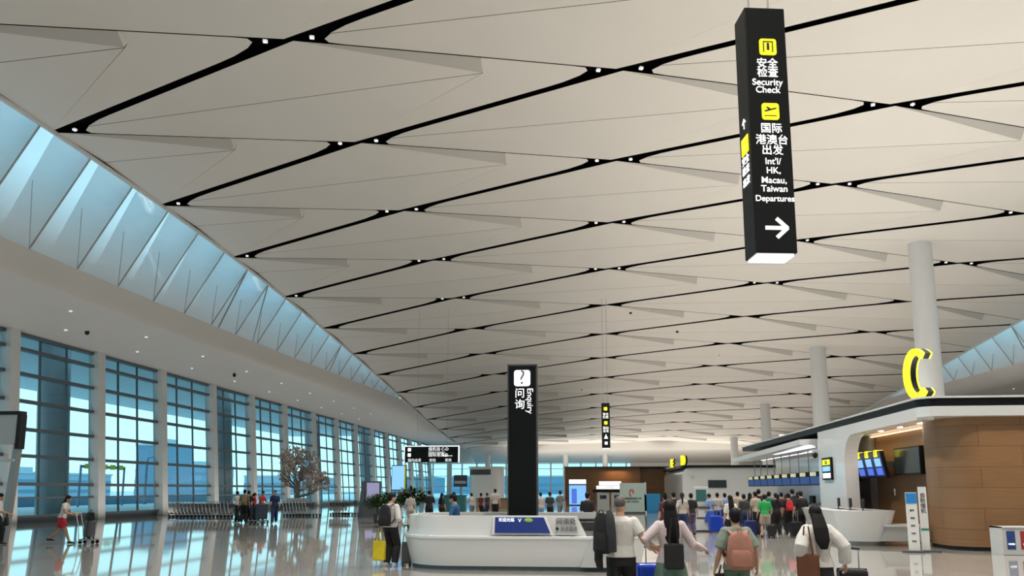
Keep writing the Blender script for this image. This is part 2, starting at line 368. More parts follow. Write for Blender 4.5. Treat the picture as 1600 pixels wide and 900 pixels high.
# end wall: teal glass with pale posts
fr = MB(); 
for k in range(14): x = -31+k*2.9; fr.box(x-.14, x+.14, 149.9, 150.2, 0, 6.9)
for z in (.2, 2.4, 4.4, 5.8, 6.8): fr.box(-31.5, 7.5, 149.95, 150.1, z-.06, z+.06)
w = struct(fr.build('window_end', M_METAL)); g = MB(); g.poly([(-32, 150, 0), (7.5, 150, 0), (7.5, 150, 6.9), (-32, 150, 6.9)]); struct(MB().box(7.5, 45, 149.9, 150.3, 0, 6.9).build('wall_end', M_WALL)); g.build('pane', M_ENDGL, w)
for k in range(5):
    mb = MB(); x = -27+k*7.4; mb.tube((x, 146, 0), (x, 146, 8.4), .5, 20)
    tag(mb.build('end_column', M_COLW, smooth=True), ['pale column at the far end wall, leftmost', 'pale column at the far end wall, second from the left', 'pale column at the far end wall, third from the left', 'pale column at the far end wall, behind the enquiry totem', 'pale column at the far end wall, beside the wooden kiosk'][k], 'column', 'columns at the far glass wall')

# outside: apron, canopy overhang, columns, far buildings
M_ROAD = mat('pale_concrete', (.66, .70, .72), .8, noise=.1, nscale=.3)
mb = MB(); mb.box(-700, -32.3, -200, 900, -.9, -.1); mb.box(-32.3, 300, 152.2, 900, -.9, -.1); g = mb.build('ground_forecourt', M_ROAD); struct(g)
mb = MB(); mb.box(-60, -32.6, YB, 150, 12.4, 13.2); struct(mb.build('roof_overhang', mat('overhang_teal', (.74, .78, .80), .6)))
for y, lb in ((22.5, 'nearest blue-grey round column outside the window wall'), (45.6, 'blue-grey round column outside, behind the striding woman in red shorts'), (68.2, 'blue-grey round column outside, behind the group with luggage'), (91.9, 'blue-grey round column outside, beside the blossom tree'), (115, 'farthest blue-grey round column outside the window wall')):
    mb = MB(); mb.tube((-33.6, y, -.1), (-34.5, y, 12.4), .92, 28); tag(mb.build('round_column', M_BLUECOL, smooth=True), lb, 'column', 'round columns outside the window wall')
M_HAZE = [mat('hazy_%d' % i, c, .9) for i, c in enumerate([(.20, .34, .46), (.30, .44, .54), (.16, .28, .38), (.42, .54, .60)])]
bl = ['low hazy blue building beyond the forecourt, far left', 'long hazy building beyond the windows, left', 'hazy blue tower block beyond the third window', 'stepped hazy building beyond the fourth window', 'distant hazy hall beyond the windows behind the tree', 'pale far building left of the display board', 'distant low blue hall beyond the end wall', 'hazy block beyond the end wall, right side']
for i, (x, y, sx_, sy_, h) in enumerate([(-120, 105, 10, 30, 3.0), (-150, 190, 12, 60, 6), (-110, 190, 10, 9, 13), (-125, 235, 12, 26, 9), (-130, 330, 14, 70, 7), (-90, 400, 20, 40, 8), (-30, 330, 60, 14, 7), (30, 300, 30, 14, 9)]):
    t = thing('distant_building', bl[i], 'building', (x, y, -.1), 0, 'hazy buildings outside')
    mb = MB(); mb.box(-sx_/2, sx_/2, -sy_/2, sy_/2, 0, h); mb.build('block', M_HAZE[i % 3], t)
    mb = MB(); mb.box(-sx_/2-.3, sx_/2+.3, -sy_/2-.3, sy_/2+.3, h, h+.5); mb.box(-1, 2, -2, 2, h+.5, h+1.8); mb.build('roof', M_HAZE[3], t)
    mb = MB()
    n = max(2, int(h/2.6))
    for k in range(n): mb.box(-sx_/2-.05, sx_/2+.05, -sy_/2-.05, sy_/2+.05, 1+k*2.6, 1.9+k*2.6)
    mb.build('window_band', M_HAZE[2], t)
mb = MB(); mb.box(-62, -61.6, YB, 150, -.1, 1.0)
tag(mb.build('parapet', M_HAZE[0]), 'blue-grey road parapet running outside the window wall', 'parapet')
t = thing('road_gantry', 'road gantry with yellow sign strips beyond the second window', 'gantry', (-56, 84, -.1))
mb = MB(); mb.tube((0, -4, 0), (0, -4, 4.6), .12); mb.tube((0, 4, 0), (0, 4, 4.6), .12); mb.box(-.15, .15, -4, 4, 4.3, 4.6); mb.build('frame', M_HAZE[2], t)
for k in range(5): MB().box(.16, .24, -3.6+k*1.5, -2.6+k*1.5, 4.2, 4.75).build('sign_strip', M_YELP, t)
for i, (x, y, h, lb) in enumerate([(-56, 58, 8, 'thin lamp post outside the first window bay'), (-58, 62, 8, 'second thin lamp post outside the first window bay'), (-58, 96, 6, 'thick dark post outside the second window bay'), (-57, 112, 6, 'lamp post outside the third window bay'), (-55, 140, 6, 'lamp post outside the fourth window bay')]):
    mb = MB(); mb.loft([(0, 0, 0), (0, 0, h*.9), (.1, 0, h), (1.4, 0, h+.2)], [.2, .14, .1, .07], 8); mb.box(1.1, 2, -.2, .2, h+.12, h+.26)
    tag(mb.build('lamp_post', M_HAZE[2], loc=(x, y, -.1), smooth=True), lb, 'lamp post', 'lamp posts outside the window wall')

# ---------------------------------------------------------------- white round columns in the hall
for (x, y, r, lb) in ((21.19, 50, .68, 'nearest tall white round column rising behind the letter C'), (21.88, 75.5, .72, 'second tall white round column, left of the letter C'), (22.55, 102, .6, 'third white round column down the hall'), (23.87, 132, .6, 'farthest white round column down the hall')):
    t = thing('round_column', lb, 'column', (x, y, 0), 0, 'white round columns in the hall'); h = zc(x, y)+.1
    mb = MB(); mb.loft([(0, 0, 0), (0, 0, h*.5), (0, 0, h)], [r*1.12, r*1.06, r], 32); mb.build('shaft', M_COLW, t, smooth=True)
    mb = MB(); mb.tube((0, 0, h-.16), (0, 0, h-.04), r*1.25, 32); mb.build('collar', M_LGREY, t, smooth=True)

# little ceiling lamps in the black corners of the panels, downlights in the soffit
sp = MB(); sp.box(-.09, .09, -.035, .035, -.08, .0); sp.box(-.03, .03, -.09, .09, -.08, .0)
base = None; kcount = 0
for L, j, m in nodes:
    for s_, (dx, dy) in (('right', (.85, .05)), ('left', (-.85, -.05))):
        jx = j if s_ == 'right' else j+2
        x = XL+jx*TX+dx; y = Y00+m*TY+dy
        if not (XL < x < XR-.3) or m < -2 or m > 7: continue
        if base is None:
            base = sp.build('ceiling_spotlight', M_SPOT); o = base
        else: o = base.copy(); COL.objects.link(o)
        o.location = (x, y, zc(x, y)+.06); o.rotation_euler.z = random.choice((.5, -.5, 1.2))
        tag(o, 'tiny white spotlight set in a black corner slot of the ceiling', 'spotlight', 'spotlights in the ceiling slots'); kcount += 1
dl = MB(); dl.tube((0, 0, -.03), (0, 0, .02), .085, 14); base = None
for y in range(30, 128, 7):
    for q, X in enumerate((-27.2, -29.6)):
        if (y//7+q) % 2 and y < 60: pass
        o = dl.build('downlight', M_SPOT) if base is None else base.copy()
        if base is None: base = o
        else: COL.objects.link(o)
        zz = 11.35-(abs(X)-25.85)/(31.8-25.85)*.85
        o.location = (X, y+q*3, zz-.05); tag(o, 'small round white downlight in the sloping soffit above the window wall', 'downlight', 'downlights in the left soffit')
for y in range(34, 80, 6):
    for X in (39.6, 42):
        o = base.copy(); COL.objects.link(o); o.location = (X, y, 11.35-(X-38.65)/5.95*.85-.05)
        tag(o, 'small round white downlight in the soffit at the far right side', 'downlight', 'downlights in the right soffit')
for i, (X, Y) in enumerate(((-29, 41), (-28.2, 58), (3.5, 64), (-1, 92), (8, 70), (13, 78))):
    mb = MB(); mb.ell((0, 0, -.12), (.13, .13, .16)); z = zc(X, Y)-.1 if X > XL else 10.95
    if X > XL: mb.tube((0, 0, -.1), (0, 0, .45), .03, 6)
    tag(mb.build('ceiling_camera', M_BLACKM, loc=(X, Y, z), smooth=True), 'small dark dome camera on the '+['soffit above the first windows', 'soffit above the later windows', 'ceiling right of the far hanging sign', 'ceiling far down the hall', 'ceiling left of the second white column', 'ceiling behind the second white column'][i], 'camera', 'dome cameras')

# ---------------------------------------------------------------- hanging signs
def icon_security(mb_): pass
def vertical_sign(name, label, loc, rz, w, d, h, far=False):
    t = thing(name, label, 'sign', loc, rz, None)
    mb = MB(); mb.box(-w/2, w/2, 0, d, 0, h); mb.build('housing', M_BLACK, t, bevel=.01)
    mb = MB(); mb.box(-w/2+.03, w/2-.03, .04, d-.03, -.03, .002); mb.build('light_diffuser', M_LIT, t)
    top = zc(loc[0], loc[1])-loc[2]+.3
    for s_ in (-1, 1):
        mb = MB(); mb.tube((s_*w*.25, d/2, h), (s_*w*.25, d/2, top), .012, 8); mb.build('hanging_rod', M_GREY, t)
    return t
def plate(parent, x, z, s_, y=-.012, m=None):
    mb = MB(); n = 6; r = s_*.16; c = []
    for cx, cz, a0 in ((s_/2-r, s_/2-r, 0), (-s_/2+r, s_/2-r, 90), (-s_/2+r, -s_/2+r, 180), (s_/2-r, -s_/2+r, 270)):
        for k in range(n+1): a = R(a0+90*k/n); c.append((x+cx+r*math.cos(a), z+cz+r*math.sin(a)))
    k = len(c); mb.mesh([(p, y, q) for p, q in c]+[(p, 0, q) for p, q in c], [tuple(range(k)), tuple(reversed(range(k, 2*k)))]+[((i+1) % k, i, k+i, k+(i+1) % k) for i in range(k)])
    return mb.build('icon_plate', m or M_YEL, parent)
W_, D_, H_ = .56, .40, 3.50
sg = vertical_sign('hanging_sign', 'large black hanging sign with Security Check and departures lettering and an arrow', (2.47, 10.05, 4.88), R(9), W_, D_, H_)
def zi(y): return H_*(1-(y-14)/(397-14))     # height on the face from the row it has in the photograph
p1 = plate(sg, .02, zi(78), .235)
mb = MB()
for a, b, c, d in ((-.07, -.055, -.08, .08), (.055, .07, -.08, .08), (-.07, .07, .065, .08), (-.018, .018, -.05, .02)): mb.box(.02+a, .02+b, -.018, -.011, zi(78)+c, zi(78)+d)
mb.ell((.02, -.014, zi(78)+.04), (.02, .006, .02)); mb.build('doorway_icon', M_TXD, p1)
txt('安全', .15, (.0, -.006, zi(105)), FRONT, M_TXT, sg); txt('检查', .15, (.0, -.006, zi(120)), FRONT, M_TXT, sg)
txt('Security', .13, (-.01, -.006, zi(135)), FRONT, M_TXT, sg); txt('Check', .13, (-.01, -.006, zi(147)), FRONT, M_TXT, sg)
p2 = plate(sg, .01, zi(181), .235)
mb = MB(); zz = zi(181)
mb.poly([(-.085, -.014, zz+.01), (-.06, -.014, zz-.01), (.09, -.014, zz+.035), (.10, -.014, zz+.055), (.07, -.014, zz+.052)][::1])
mb.poly([(-.02, -.0145, zz+.015), (-.055, -.0145, zz+.065), (-.035, -.0145, zz+.068), (.035, -.0145, zz+.028)]); mb.box(-.08, .09, -.016, -.012, zz-.07, zz-.058)
mb.build('aeroplane_icon', M_TXD, p2)
for s_, y, z_ in (('国际', 208, .15), ('港澳台', 226, .15), ('出发', 242, .15), ("Int'l/", 259, .125), ('HK,', 273, .125), ('Macau,', 288, .125), ('Taiwan', 301, .125), ('Departures', 316, .115)):
    txt(s_, z_, (.01, -.006, zi(y)), FRONT, M_TXT, sg)
def arrow(parent, x, z, s_, y=-.008):
    mb = MB(); t = s_*.085
    def bar(a, b):
        a = Vector(a); b = Vector(b); n = (b-a).normalized(); q = Vector((-n.y, n.x))*t; a = a-n*t*.3; b = b+n*t*.3
        pts = [a+q, a-q, b-q, b+q]; mb.hexa([(p.x+x, 0, p.y+z) for p in pts]+[(p.x+x, y, p.y+z) for p in pts])
    bar((-s_*.5, 0), (s_*.42, 0)); bar((s_*.46, 0), (0, s_*.42)); bar((s_*.46, 0), (0, -s_*.42)); mb.build('arrow', M_TXT, parent)
arrow(sg, .02, zi(360), .30)
# the narrow left face of the same sign
LF = (math.pi/2, 0, -math.pi/2)
mb = MB(); z0 = zi(225); mb.box(-W_/2-.010, -W_/2, .08, .32, z0-.12, z0+.12); mb.build('side_icon_plate', M_YEL, sg)
txt('安全', .13, (-W_/2-.006, .20, zi(248)), LF, M_TXT, sg); txt('检查', .13, (-W_/2-.006, .20, zi(264)), LF, M_TXT, sg); txt('出发', .13, (-W_/2-.006, .20, zi(282)), LF, M_TXT, sg); txt('↑', .2, (-W_/2-.006, .2, zi(192)), LF, M_TXT, sg)

fs = vertical_sign('hanging_sign', 'small distant black hanging sign with yellow squares, hung right of the enquiry totem', (1.18, 60, 4.98), 0, .64, .36, 3.5)
for z in (3.05, 1.95): plate(fs, 0, z, .26)
txt('安全\n检查', .23, (0, -.006, 2.5), FRONT, M_TXT, fs); txt('国际\n出发', .23, (0, -.006, 1.42), FRONT, M_TXT, fs)
mb = MB(); mb.poly([(-.16, -.01, .72), (.16, -.01, .72), (0, -.01, 1.08)]); mb.build('arrow', M_TXT, fs); plate(fs, 0, .38, .22, m=M_LIT)

t = thing('overhead_board', 'wide black overhead board with white lines of lettering, left of the enquiry totem', 'sign', (-12.55, 60, 3.93))
mb = MB(); mb.box(-2.15, 2.15, 0, .3, 0, 1.24); mb.build('housing', M_BLACK, t)
mb = MB(); mb.box(-2.2, 2.2, -.02, .32, 1.24, 1.30); mb.box(-2.2, -2.15, -.02, .32, 0, 1.24); mb.box(2.15, 2.2, -.02, .32, 0, 1.24); mb.build('rim', M_LIT, t)
for x in (-1.2, 1.2): mb = MB(); mb.tube((x, .15, 1.3), (x, .15, zc(-12.5, 60)-3.6), .007, 6); mb.build('hanging_rod', M_GREY, t)
for z in (1.0, .58): plate(t, -1.78, z, .26, m=M_LIT)
txt('值机岛 C-D', .32, (-.25, -.006, 1.03), FRONT, M_TXT, t, ax='LEFT'); txt('Check-in Counters', .17, (-.25, -.006, .80), FRONT, M_TXT, t, ax='LEFT')
txt('国际港澳台', .32, (-.25, -.006, .57), FRONT, M_TXT, t, ax='LEFT'); txt('Departures', .17, (1.3, -.006, .52), FRONT, M_TXT, t)
for x, s_ in ((-1.35, '国内出发'), (.1, '安检'), (1.35, '贵宾')): txt(s_, .27, (x, -.006, .15), FRONT, M_TXT, t)

# ---------------------------------------------------------------- enquiry totem and desk
t = thing('enquiry_totem', 'tall black enquiry totem with a lit white question mark square', 'totem', (-1.68, 19.05, 0))
mb = MB(); mb.box(-.37, .37, -.16, .16, 0, 4.9); mb.build('pillar', M_BLACK, t, bevel=.012)
mb = MB(); mb.box(-.37, -.34, -.168, -.155, 0, 4.9); mb.box(.34, .37, -.168, -.155, 0, 4.9); mb.box(-.37, .37, -.168, -.155, 4.86, 4.9); mb.build('edge_trim', M_DGREY, t)
q = plate(t, .0, 4.55, .40, y=-.185, m=M_LIT); q.location.y = .0
txt('?', .50, (0, -.19, 4.55), FRONT, mat('grey_print', (.25, .25, .25), .5), t, 'question_mark')
txt('问', .26, (-.06, -.165, 4.16), FRONT, M_TXT, t); txt('询', .26, (-.06, -.165, 3.88), FRONT, M_TXT, t)
txt('Enquiry', .21, (.19, -.165, 3.98), (math.pi/2, math.pi/2, 0), M_TXT, t)
mb = MB(); mb.box(-.42, .42, -.2, .2, 0, .05); mb.build('base_plate', M_DGREY, t)

def rrect(cx, cy, hx, hy, r, n=10, start=0):
    pts = []
    for ax, ay, a0 in ((hx-r, -hy+r, -90), (hx-r, hy-r, 0), (-hx+r, hy-r, 90), (-hx+r, -hy+r, 180)):
        for k in range(n+1): a = R(a0+90*k/n); pts.append((cx+ax+r*math.cos(a), cy+ay+r*math.sin(a)))
    return pts
def ring(mb, o, i, z0, z1, o2=None):
    o = o+[o[0]]; i = i+[i[0]]; o2 = (o2+[o2[0]]) if o2 else None
    mb.wallstrip(i, o, z0, z1, o2); return mb
DX, DY = -1.62, 19.1
t = thing('enquiry_desk', 'big white rounded enquiry desk around the foot of the black totem', 'desk', (DX, DY, 0))
mb = MB(); ring(mb, rrect(0, 0, 2.72, 1.45, 1.2), rrect(0, 0, 2.2, .95, .8), 0, .09); mb.build('plinth', M_DKMET, t, smooth=True)
mb = MB(); ring(mb, rrect(0, 0, 2.76, 1.48, 1.2), rrect(0, 0, 2.3, 1.0, .8), .09, .70, rrect(0, 0, 2.90, 1.62, 1.3)); mb.build('lower_body', M_WHITE, t, smooth=True)
mb = MB(); ring(mb, rrect(0, 0, 2.93, 1.65, 1.33), rrect(0, 0, 2.3, 1.0, .8), .70, .765); mb.build('ledge', M_WHITE, t, smooth=True, bevel=.01)
# the high part runs round the left end and most of the front, and along the back
o_ = rrect(0, 0, 2.80, 1.52, 1.2, 12); i_ = rrect(0, 0, 2.62, 1.34, 1.02, 12)
# order: starts at the front right corner going counter-clockwise: right, back, left, front
k0 = 20
op = o_[k0:]+[(1.28, -1.52)]; ip = i_[k0:]+[(1.28, -1.34)]
mb = MB(); mb.wallstrip(ip, op, .765, 1.21)
mb.mesh([(1.28, -1.52, .765), (1.50, -1.52, .765), (1.28, -1.52, 1.21), (1.28, -1.34, .765), (1.50, -1.34, .765), (1.28, -1.34, 1.21)], [(0, 1, 2), (5, 4, 3), (0, 3, 4, 1), (1, 4, 5, 2), (2, 5, 3, 0)])
mb.build('upper_screen', M_WHITE, t, smooth=True)
mb = MB(); ring(mb, rrect(0, 0, 2.62, 1.34, 1.02, 12), rrect(0, 0, 1.9, .72, .5, 12), 1.02, 1.06); mb.build('worktop', M_BLACKM, t)
# the lighter lowered access bay with a wheelchair sign
pl = [(1.35, .10), (1.52, .55), (1.62, .66), (1.8, .69), (2.1, .69), (2.1, .10)]
mb = MB(); n = len(pl); yy = -1.655; mb.mesh([(x, yy, z) for x, z in pl]+[(x, yy+.12, z) for x, z in pl], [tuple(range(n)), tuple(reversed(range(n, 2*n)))]+[((i+1) % n, i, n+i, n+(i+1) % n) for i in range(n)])
mb.build('access_panel', M_LGREY, t)
def ringmark(parent, x, y, z, r, m):
    mb = MB(); n = 28; v = []; f = []
    for k in range(n):
        a = 2*math.pi*k/n; v += [(x+r*math.cos(a), y, z+r*math.sin(a)), (x+r*.88*math.cos(a), y, z+r*.88*math.sin(a))]
    for k in range(n): f.append((2*k, 2*k+1, (2*k+3) % (2*n), (2*k+2) % (2*n)))
    mb.mesh(v, f); mb.tube((x-r*.15, y-.003, z+r*.45), (x-.1*r, y-.003, z-.05), r*.08, 6); mb.tube((x-.1*r, y-.003, z-.05), (x+r*.4, y-.003, z-.06), r*.08, 6)
    mb.ell((x-r*.15, y-.003, z+r*.6), (r*.12, .004, r*.12)); mb.tube((x+r*.35, y-.003, z-.06), (x+r*.5, y-.003, z-r*.6), r*.08, 6)
    mb.build('wheelchair_mark', m, parent)
ringmark(t, 1.78, yy-.01, .40, .11, M_GREY)
# slanted print panels leaning on the front
def leanpanel(parent, x0, x1, xs_, z0, z1, y0, y1, mats_, name):
    mb = MB(); mb.hexa([(x0, y0, z0), (x1+xs_, y0, z0), (x1+xs_, y0+.03, z0), (x0, y0+.03, z0), (x0, y1, z1), (x1, y1, z1), (x1, y1+.03, z1), (x0, y1+.03, z1)])
    return mb.build(name, mats_, parent)
leanpanel(t, .38-1.0, .60-.0, .16, .80, 1.22, -1.64, -1.54, M_WHITE, 'panel_board')
pb = leanpanel(t, .38-.94, .54, .15, .84, 1.18, -1.66, -1.563, M_NAVY, 'navy_panel')
txt('欢迎光临', .09, (-.3, -1.60, 1.12), (R(76), 0, 0), M_TXT, pb); txt('V', .12, (.0, -1.60, 1.11), (R(76), 0, 0), M_TXT, pb)
mb = MB(); mb.ell((.2, -1.597, 1.12), (.10, .01, .045)); mb.build('emblem', mat('emblem_green', (.35, .6, .1), .5), pb)
lp = leanpanel(t, .82, 1.22, .10, .80, 1.18, -1.60, -1.55, M_LGREY, 'information_plate')
txt('问询处', .15, (1.04, -1.60, 1.09), (R(84), 0, 0), M_TXD, lp); txt('● 综合服务', .095, (1.05, -1.62, .93), (R(84), 0, 0), M_TXD, lp)
tag(MB().box(-.22, .22, -.02, .02, .08, .36).box(-.05, .05, 0, .06, 0, .1).box(-.12, .12, -.08, .1, 0, .012).build('computer_monitor', M_BLACKM, loc=(-3.55, 19.2, 1.06), rz=R(70)), 'black computer monitor on the enquiry desk worktop', 'monitor') if False else None

# ---------------------------------------------------------------- check-in island with the letter C
IX, IY, IZ = 9.9, 24.1, 4.58
t = thing('check_in_island', 'white framed check-in island with curved wood cladding, under the yellow letter C', 'check-in island', (0, 0, 0))
def roofpoly(x0, y0, x1, y1, r): return [(x0+r-r*math.cos(R(a)), y0+r-r*math.sin(R(a))) for a in range(0, 91, 10)]+[(x1, y0), (x1, y1), (x0, y1)]
mb = MB(); mb.prism(roofpoly(IX-.04, IY-.04, 31, 52, .55), IZ-.06, IZ); mb.build('roof_edge', M_WHITE, t)
mb = MB(); mb.prism(roofpoly(IX+.02, IY+.02, 31, 52, .5), IZ-.30, IZ-.06); mb.build('black_band', M_BLACK, t)
mb = MB(); mb.prism(roofpoly(IX, IY, 31, 34.9, .5), IZ-.60, IZ-.30); mb.prism([(12, 34.9), (31, 34.9), (31, 52), (12, 52)], IZ-.6, IZ-.3); mb.build('fascia', M_WHITE, t)
# side frame with the rounded opening
op = [(35.0, 0), (35.0, 3.98), (24.5, 3.98), (24.5, 3.90), (30.4, 3.90)]+[(30.4+1.1*math.sin(R(a)), 2.80+1.1*math.cos(R(a))) for a in range(10, 91, 10)]+[(31.5, 0)]
n = len(op); mb = MB(); mb.mesh([(IX, y, z) for y, z in op]+[(IX+.5, y, z) for y, z in op], [tuple(range(n)), tuple(reversed(range(n, 2*n)))]+[((i+1) % n, i, n+i, n+(i+1) % n) for i in range(n)])
mb.build('side_frame', M_WHITE, t)
wp = [(11.6, 34.9), (11.6, 29.4)]+[(11.6-.45*(1-math.cos(R(a))), 29.4-2.2*math.sin(R(a))/1) for a in (20, 40, 60, 80)]+[(10.9, 26.6), (10.75, 26.2), (10.72, 25.4)]+[(11.72-1.0*math.cos(R(a)), 25.4-1.0*math.sin(R(a))) for a in range(15, 91, 15)]+[(31, 24.4)]
wi = [(x+.3, y+.25) for x, y in wp]
mb = MB(); mb.wallstrip(wi, wp, .12, 3.98); o = mb.build('wood_wall', M_WOOD, t, smooth=True)
mb = MB(); mb.wallstrip([(x+.3, y+.3) for x, y in wp], [(x+.04, y+.04) for x, y in wp], 0, .12); mb.build('skirting', M_BLACKM, t)
mb = MB(); mb.box(11.35, 11.58, 32.9, 34.9, 0, 3.98); mb.box(10.4, 11.6, 34.7, 34.9, 0, 3.98); mb.build('grey_side_panel', M_GREY, t)
mb = MB(); mb.box(11.33, 11.35, 33.1, 34.5, .05, 2.5); d = mb.build('staff_door', M_DGREY, t); mb = MB(); mb.box(11.27, 11.33, 33.3, 33.36, .95, 1.2); mb.build('handle', M_CHROME, d)
mb = MB(); mb.box(11.42, 11.5, 28, 33, 3.90, 3.95); mb.build('cove_light', M_LITW, t)
mb = MB(); mb.box(12.3, 31, 35.2, 52, 0, 3.98); mb.build('service_block', M_WALL, t)
for y in (26.5, 28.2, 30):
    mb = MB(); mb.tube((10.8, y, 3.95), (10.8, y, 3.98), .09, 12); mb.build('recessed_lamp', M_LIGHT, t)
area('cove_lamp', (10.95, 29.5, 3.90), (0, R(25), 0), .5, 7, 60, (1, .72, .5))
area('wall_washer', (16, 23.7, 3.94), (R(-25), 0, 0), 10, .3, 60, (1, .8, .6))
txt('服\n务', .13, (11.0, 29.6, 1.7), (math.pi/2, 0, -math.pi/2), M_LGREY, t, 'wall_notice')

# big yellow letters on the island roofs
def letter(ch, label, loc, rz, size):
    t = thing('roof_letter', label, 'letter', loc, rz)
    cu = bpy.data.curves.new('letter_face', 'FONT'); cu.body = ch; cu.size = size; cu.extrude = .12; cu.align_x = 'CENTER'; cu.offset = .03*size; cu.materials.append(M_YEL)
    o = font_mesh(cu, 'letter_face'); o.parent = t; o.rotation_euler = FRONT; o.location = (0, -.02, .05)
    c2 = cu.copy(); c2.extrude = .10; c2.materials.clear(); c2.materials.append(M_BLACK); o2 = font_mesh(c2, 'letter_casing'); o2.parent = t; o2.rotation_euler = FRONT; o2.location = (0, .2, .05)
    return t
def letter_c(label, loc, rz, h):
    t = thing('roof_letter', label, 'letter', loc, rz); rx, rz_ = h*.36, h/2
    for nm, m, y0, y1, a in (('letter_face', M_YEL, -.12, .0, .0), ('letter_casing', M_BLACK, 0, .20, .02), ('letter_back', M_YEL, .20, .26, .02)):
        mb = MB(); n = 26; v = []; f = []; w = h*.125
        for k in range(n+1):
            th = R(48+264*k/n); co, si = math.cos(th), math.sin(th)
            for rr in (0, w): 
                for y in (y0, y1): v.append(((rx-rr)*co, y, rz_+(rz_-rr)*si))
        for k in range(n):
            b = 4*k; f += [(b, b+4, b+6, b+2), (b+1, b+3, b+7, b+5), (b, b+1, b+5, b+4), (b+2, b+6, b+7, b+3)]
        f += [(0, 2, 3, 1), (4*n, 4*n+1, 4*n+3, 4*n+2)]; mb.mesh(v, f); mb.build(nm, m, t, smooth=True)
    return t
letter_c('large yellow letter C standing on the roof corner of the nearest check-in island', (10.25, 25.0, IZ-.01), R(-76), 1.62)
letter('D', 'small yellow letter D on the roof of the distant white island', (9.4, 80.6, 4.26), R(-78), 1.35)
letter('E', 'small yellow letter E left of the distant letter D', (9.6, 93.6, 4.38), R(-78), 1.35)

# island counter
t = thing('island_counter', 'white rounded counter in front of the wood wall below the tilted screens', 'counter', (8.9, 28.6, 0))
o1 = rrect(0, 0, 1.1, 2.3, .9, 8); i1 = rrect(0, 0, .3, 1.8, .2, 8)
mb = MB(); ring(mb, rrect(0, 0, .66, 2.2, .6, 8), i1, 0, .14); mb.build('plinth', M_GREY, t, smooth=True)
mb = MB(); ring(mb, rrect(0, 0, .72, 2.3, .66, 8), i1, .14, 1.12, rrect(0, 0, .98, 2.65, .86, 8)); mb.build('body', M_WHITE, t, smooth=True)
mb = MB(); mb.hexa([(.3, -2.3, .16), (1.7, -2.3, .16), (1.7, -1.7, .16), (.3, -1.7, .16), (.5, -2.42, .62), (1.7, -2.42, .62), (1.7, -1.7, .62), (.5, -1.7, .62)]); mb.box(.4, 1.75, -2.5, -1.6, .62, .69); mb.build('low_ledge', M_LGREY, t)
mb = MB(); mb.prism(rrect(0, 0, .85, 2.5, .75, 8), 1.08, 1.10); mb.build('worktop', M_BLACKM, t)
ringmark(t, 1.25, -2.44, .42, .12, M_GREY)
for k, y in enumerate((27.3, 28.6, 29.9)):
    c = thing('counter_monitor', 'small black monitor on the rounded island counter, '+['nearest', 'middle', 'farthest'][k]+' of three', 'monitor', (9.1, y, 1.10), R(80), 'monitors on the island counter')
    MB().box(-.24, .24, -.02, .02, .1, .40).build('display', M_BLACKM, c); MB().box(-.03, .03, 0, .04, .01, .2).box(-.1, .1, -.06, .1, 0, .012).build('stand', M_DGREY, c)

# tilted flight screens on the recess wall
def tilted(label, y0, y1, z0, z1, x, off, m, cells=0, n=1):
    t = thing('flight_screen', label, 'screen', (x, (y0+y1)/2, z0), -math.pi/2); w = abs(y1-y0)/2
    mb = MB(); mb.hexa([(-w, -.06, 0), (w, -.06, 0), (w, .06, 0), (-w, .06, 0), (-w, -.06-off, z1-z0), (w, -.06-off, z1-z0), (w, .06-off, z1-z0), (-w, .06-off, z1-z0)]); mb.build('casing', M_BLACK, t)
    ang = math.atan2(off, z1-z0)
    mb = MB(); mb.hexa([(-w+.05, -.075, .05), (w-.05, -.075, .05), (w-.05, -.06, .05), (-w+.05, -.06, .05), (-w+.05, -.075-off*.95, z1-z0-.05), (w-.05, -.075-off*.95, z1-z0-.05), (w-.05, -.05-off*.95, z1-z0-.05), (-w+.05, -.05-off*.95, z1-z0-.05)]); s_ = mb.build('display', m, t)
    for k in range(cells):
        xx = -w+(k+.5)*2*w/cells; hw = w/cells*.62
        for (za, zb, mm) in ((.10, .36, M_SCR), (.42, .72, M_SCR2)):
            f = lambda z: -.085-off*z
            H = z1-z0; mb = MB(); mb.hexa([(xx-hw, f(za), za*H), (xx+hw, f(za), za*H), (xx+hw, f(za)+.01, za*H), (xx-hw, f(za)+.01, za*H), (xx-hw, f(zb), zb*H), (xx+hw, f(zb), zb*H), (xx+hw, f(zb)+.01, zb*H), (xx-hw, f(zb)+.01, zb*H)]); mb.build('display_field', mm, t)
        p = plate(t, xx, (z1-z0)*.90, .26, y=-.12-off*.86); p.location.y = 0
        txt(str(k+1), .22, (xx, -.13-off*.86, (z1-z0)*.90), FRONT, M_TXD, p)
    mb = MB(); mb.box(-w*.8, w*.8, .04, .45, (z1-z0)*.35, (z1-z0)*.6); mb.build('bracket', M_DGREY, t)
    return t
tilted('blue flight screen with yellow numbers, tilted forward above the white counter', 30.1, 33.0, 2.25, 3.25, 11.0, .18, M_NAVY, 3)
tilted('narrow violet screen with a yellow number at the left end of the tilted screens', 33.4, 35.0, 2.25, 3.1, 10.9, .18, M_SCRV, 1) if False else None
t2 = thing('flight_screen', 'narrow violet screen with a yellow square, left of the blue flight screen', 'screen', (10.75, 33.3, 2.15), R(-60))
mb = MB(); mb.box(-.42, .42, -.05, .05, 0, .95); mb.build('casing', M_BLACK, t2); mb = MB(); mb.box(-.36, .36, -.06, -.05, .06, .66); mb.build('display', M_SCRV, t2); plate(t2, 0, .80, .24, y=-.07)
mb = MB(); mb.box(-.05, .05, .04, .9, .4, .5); mb.build('bracket', M_DGREY, t2)
t = thing('wall_screen', 'dark switched-off screen on the wood wall beside the flight screens', 'screen', (11.28, 29.0, 2.33), -math.pi/2)
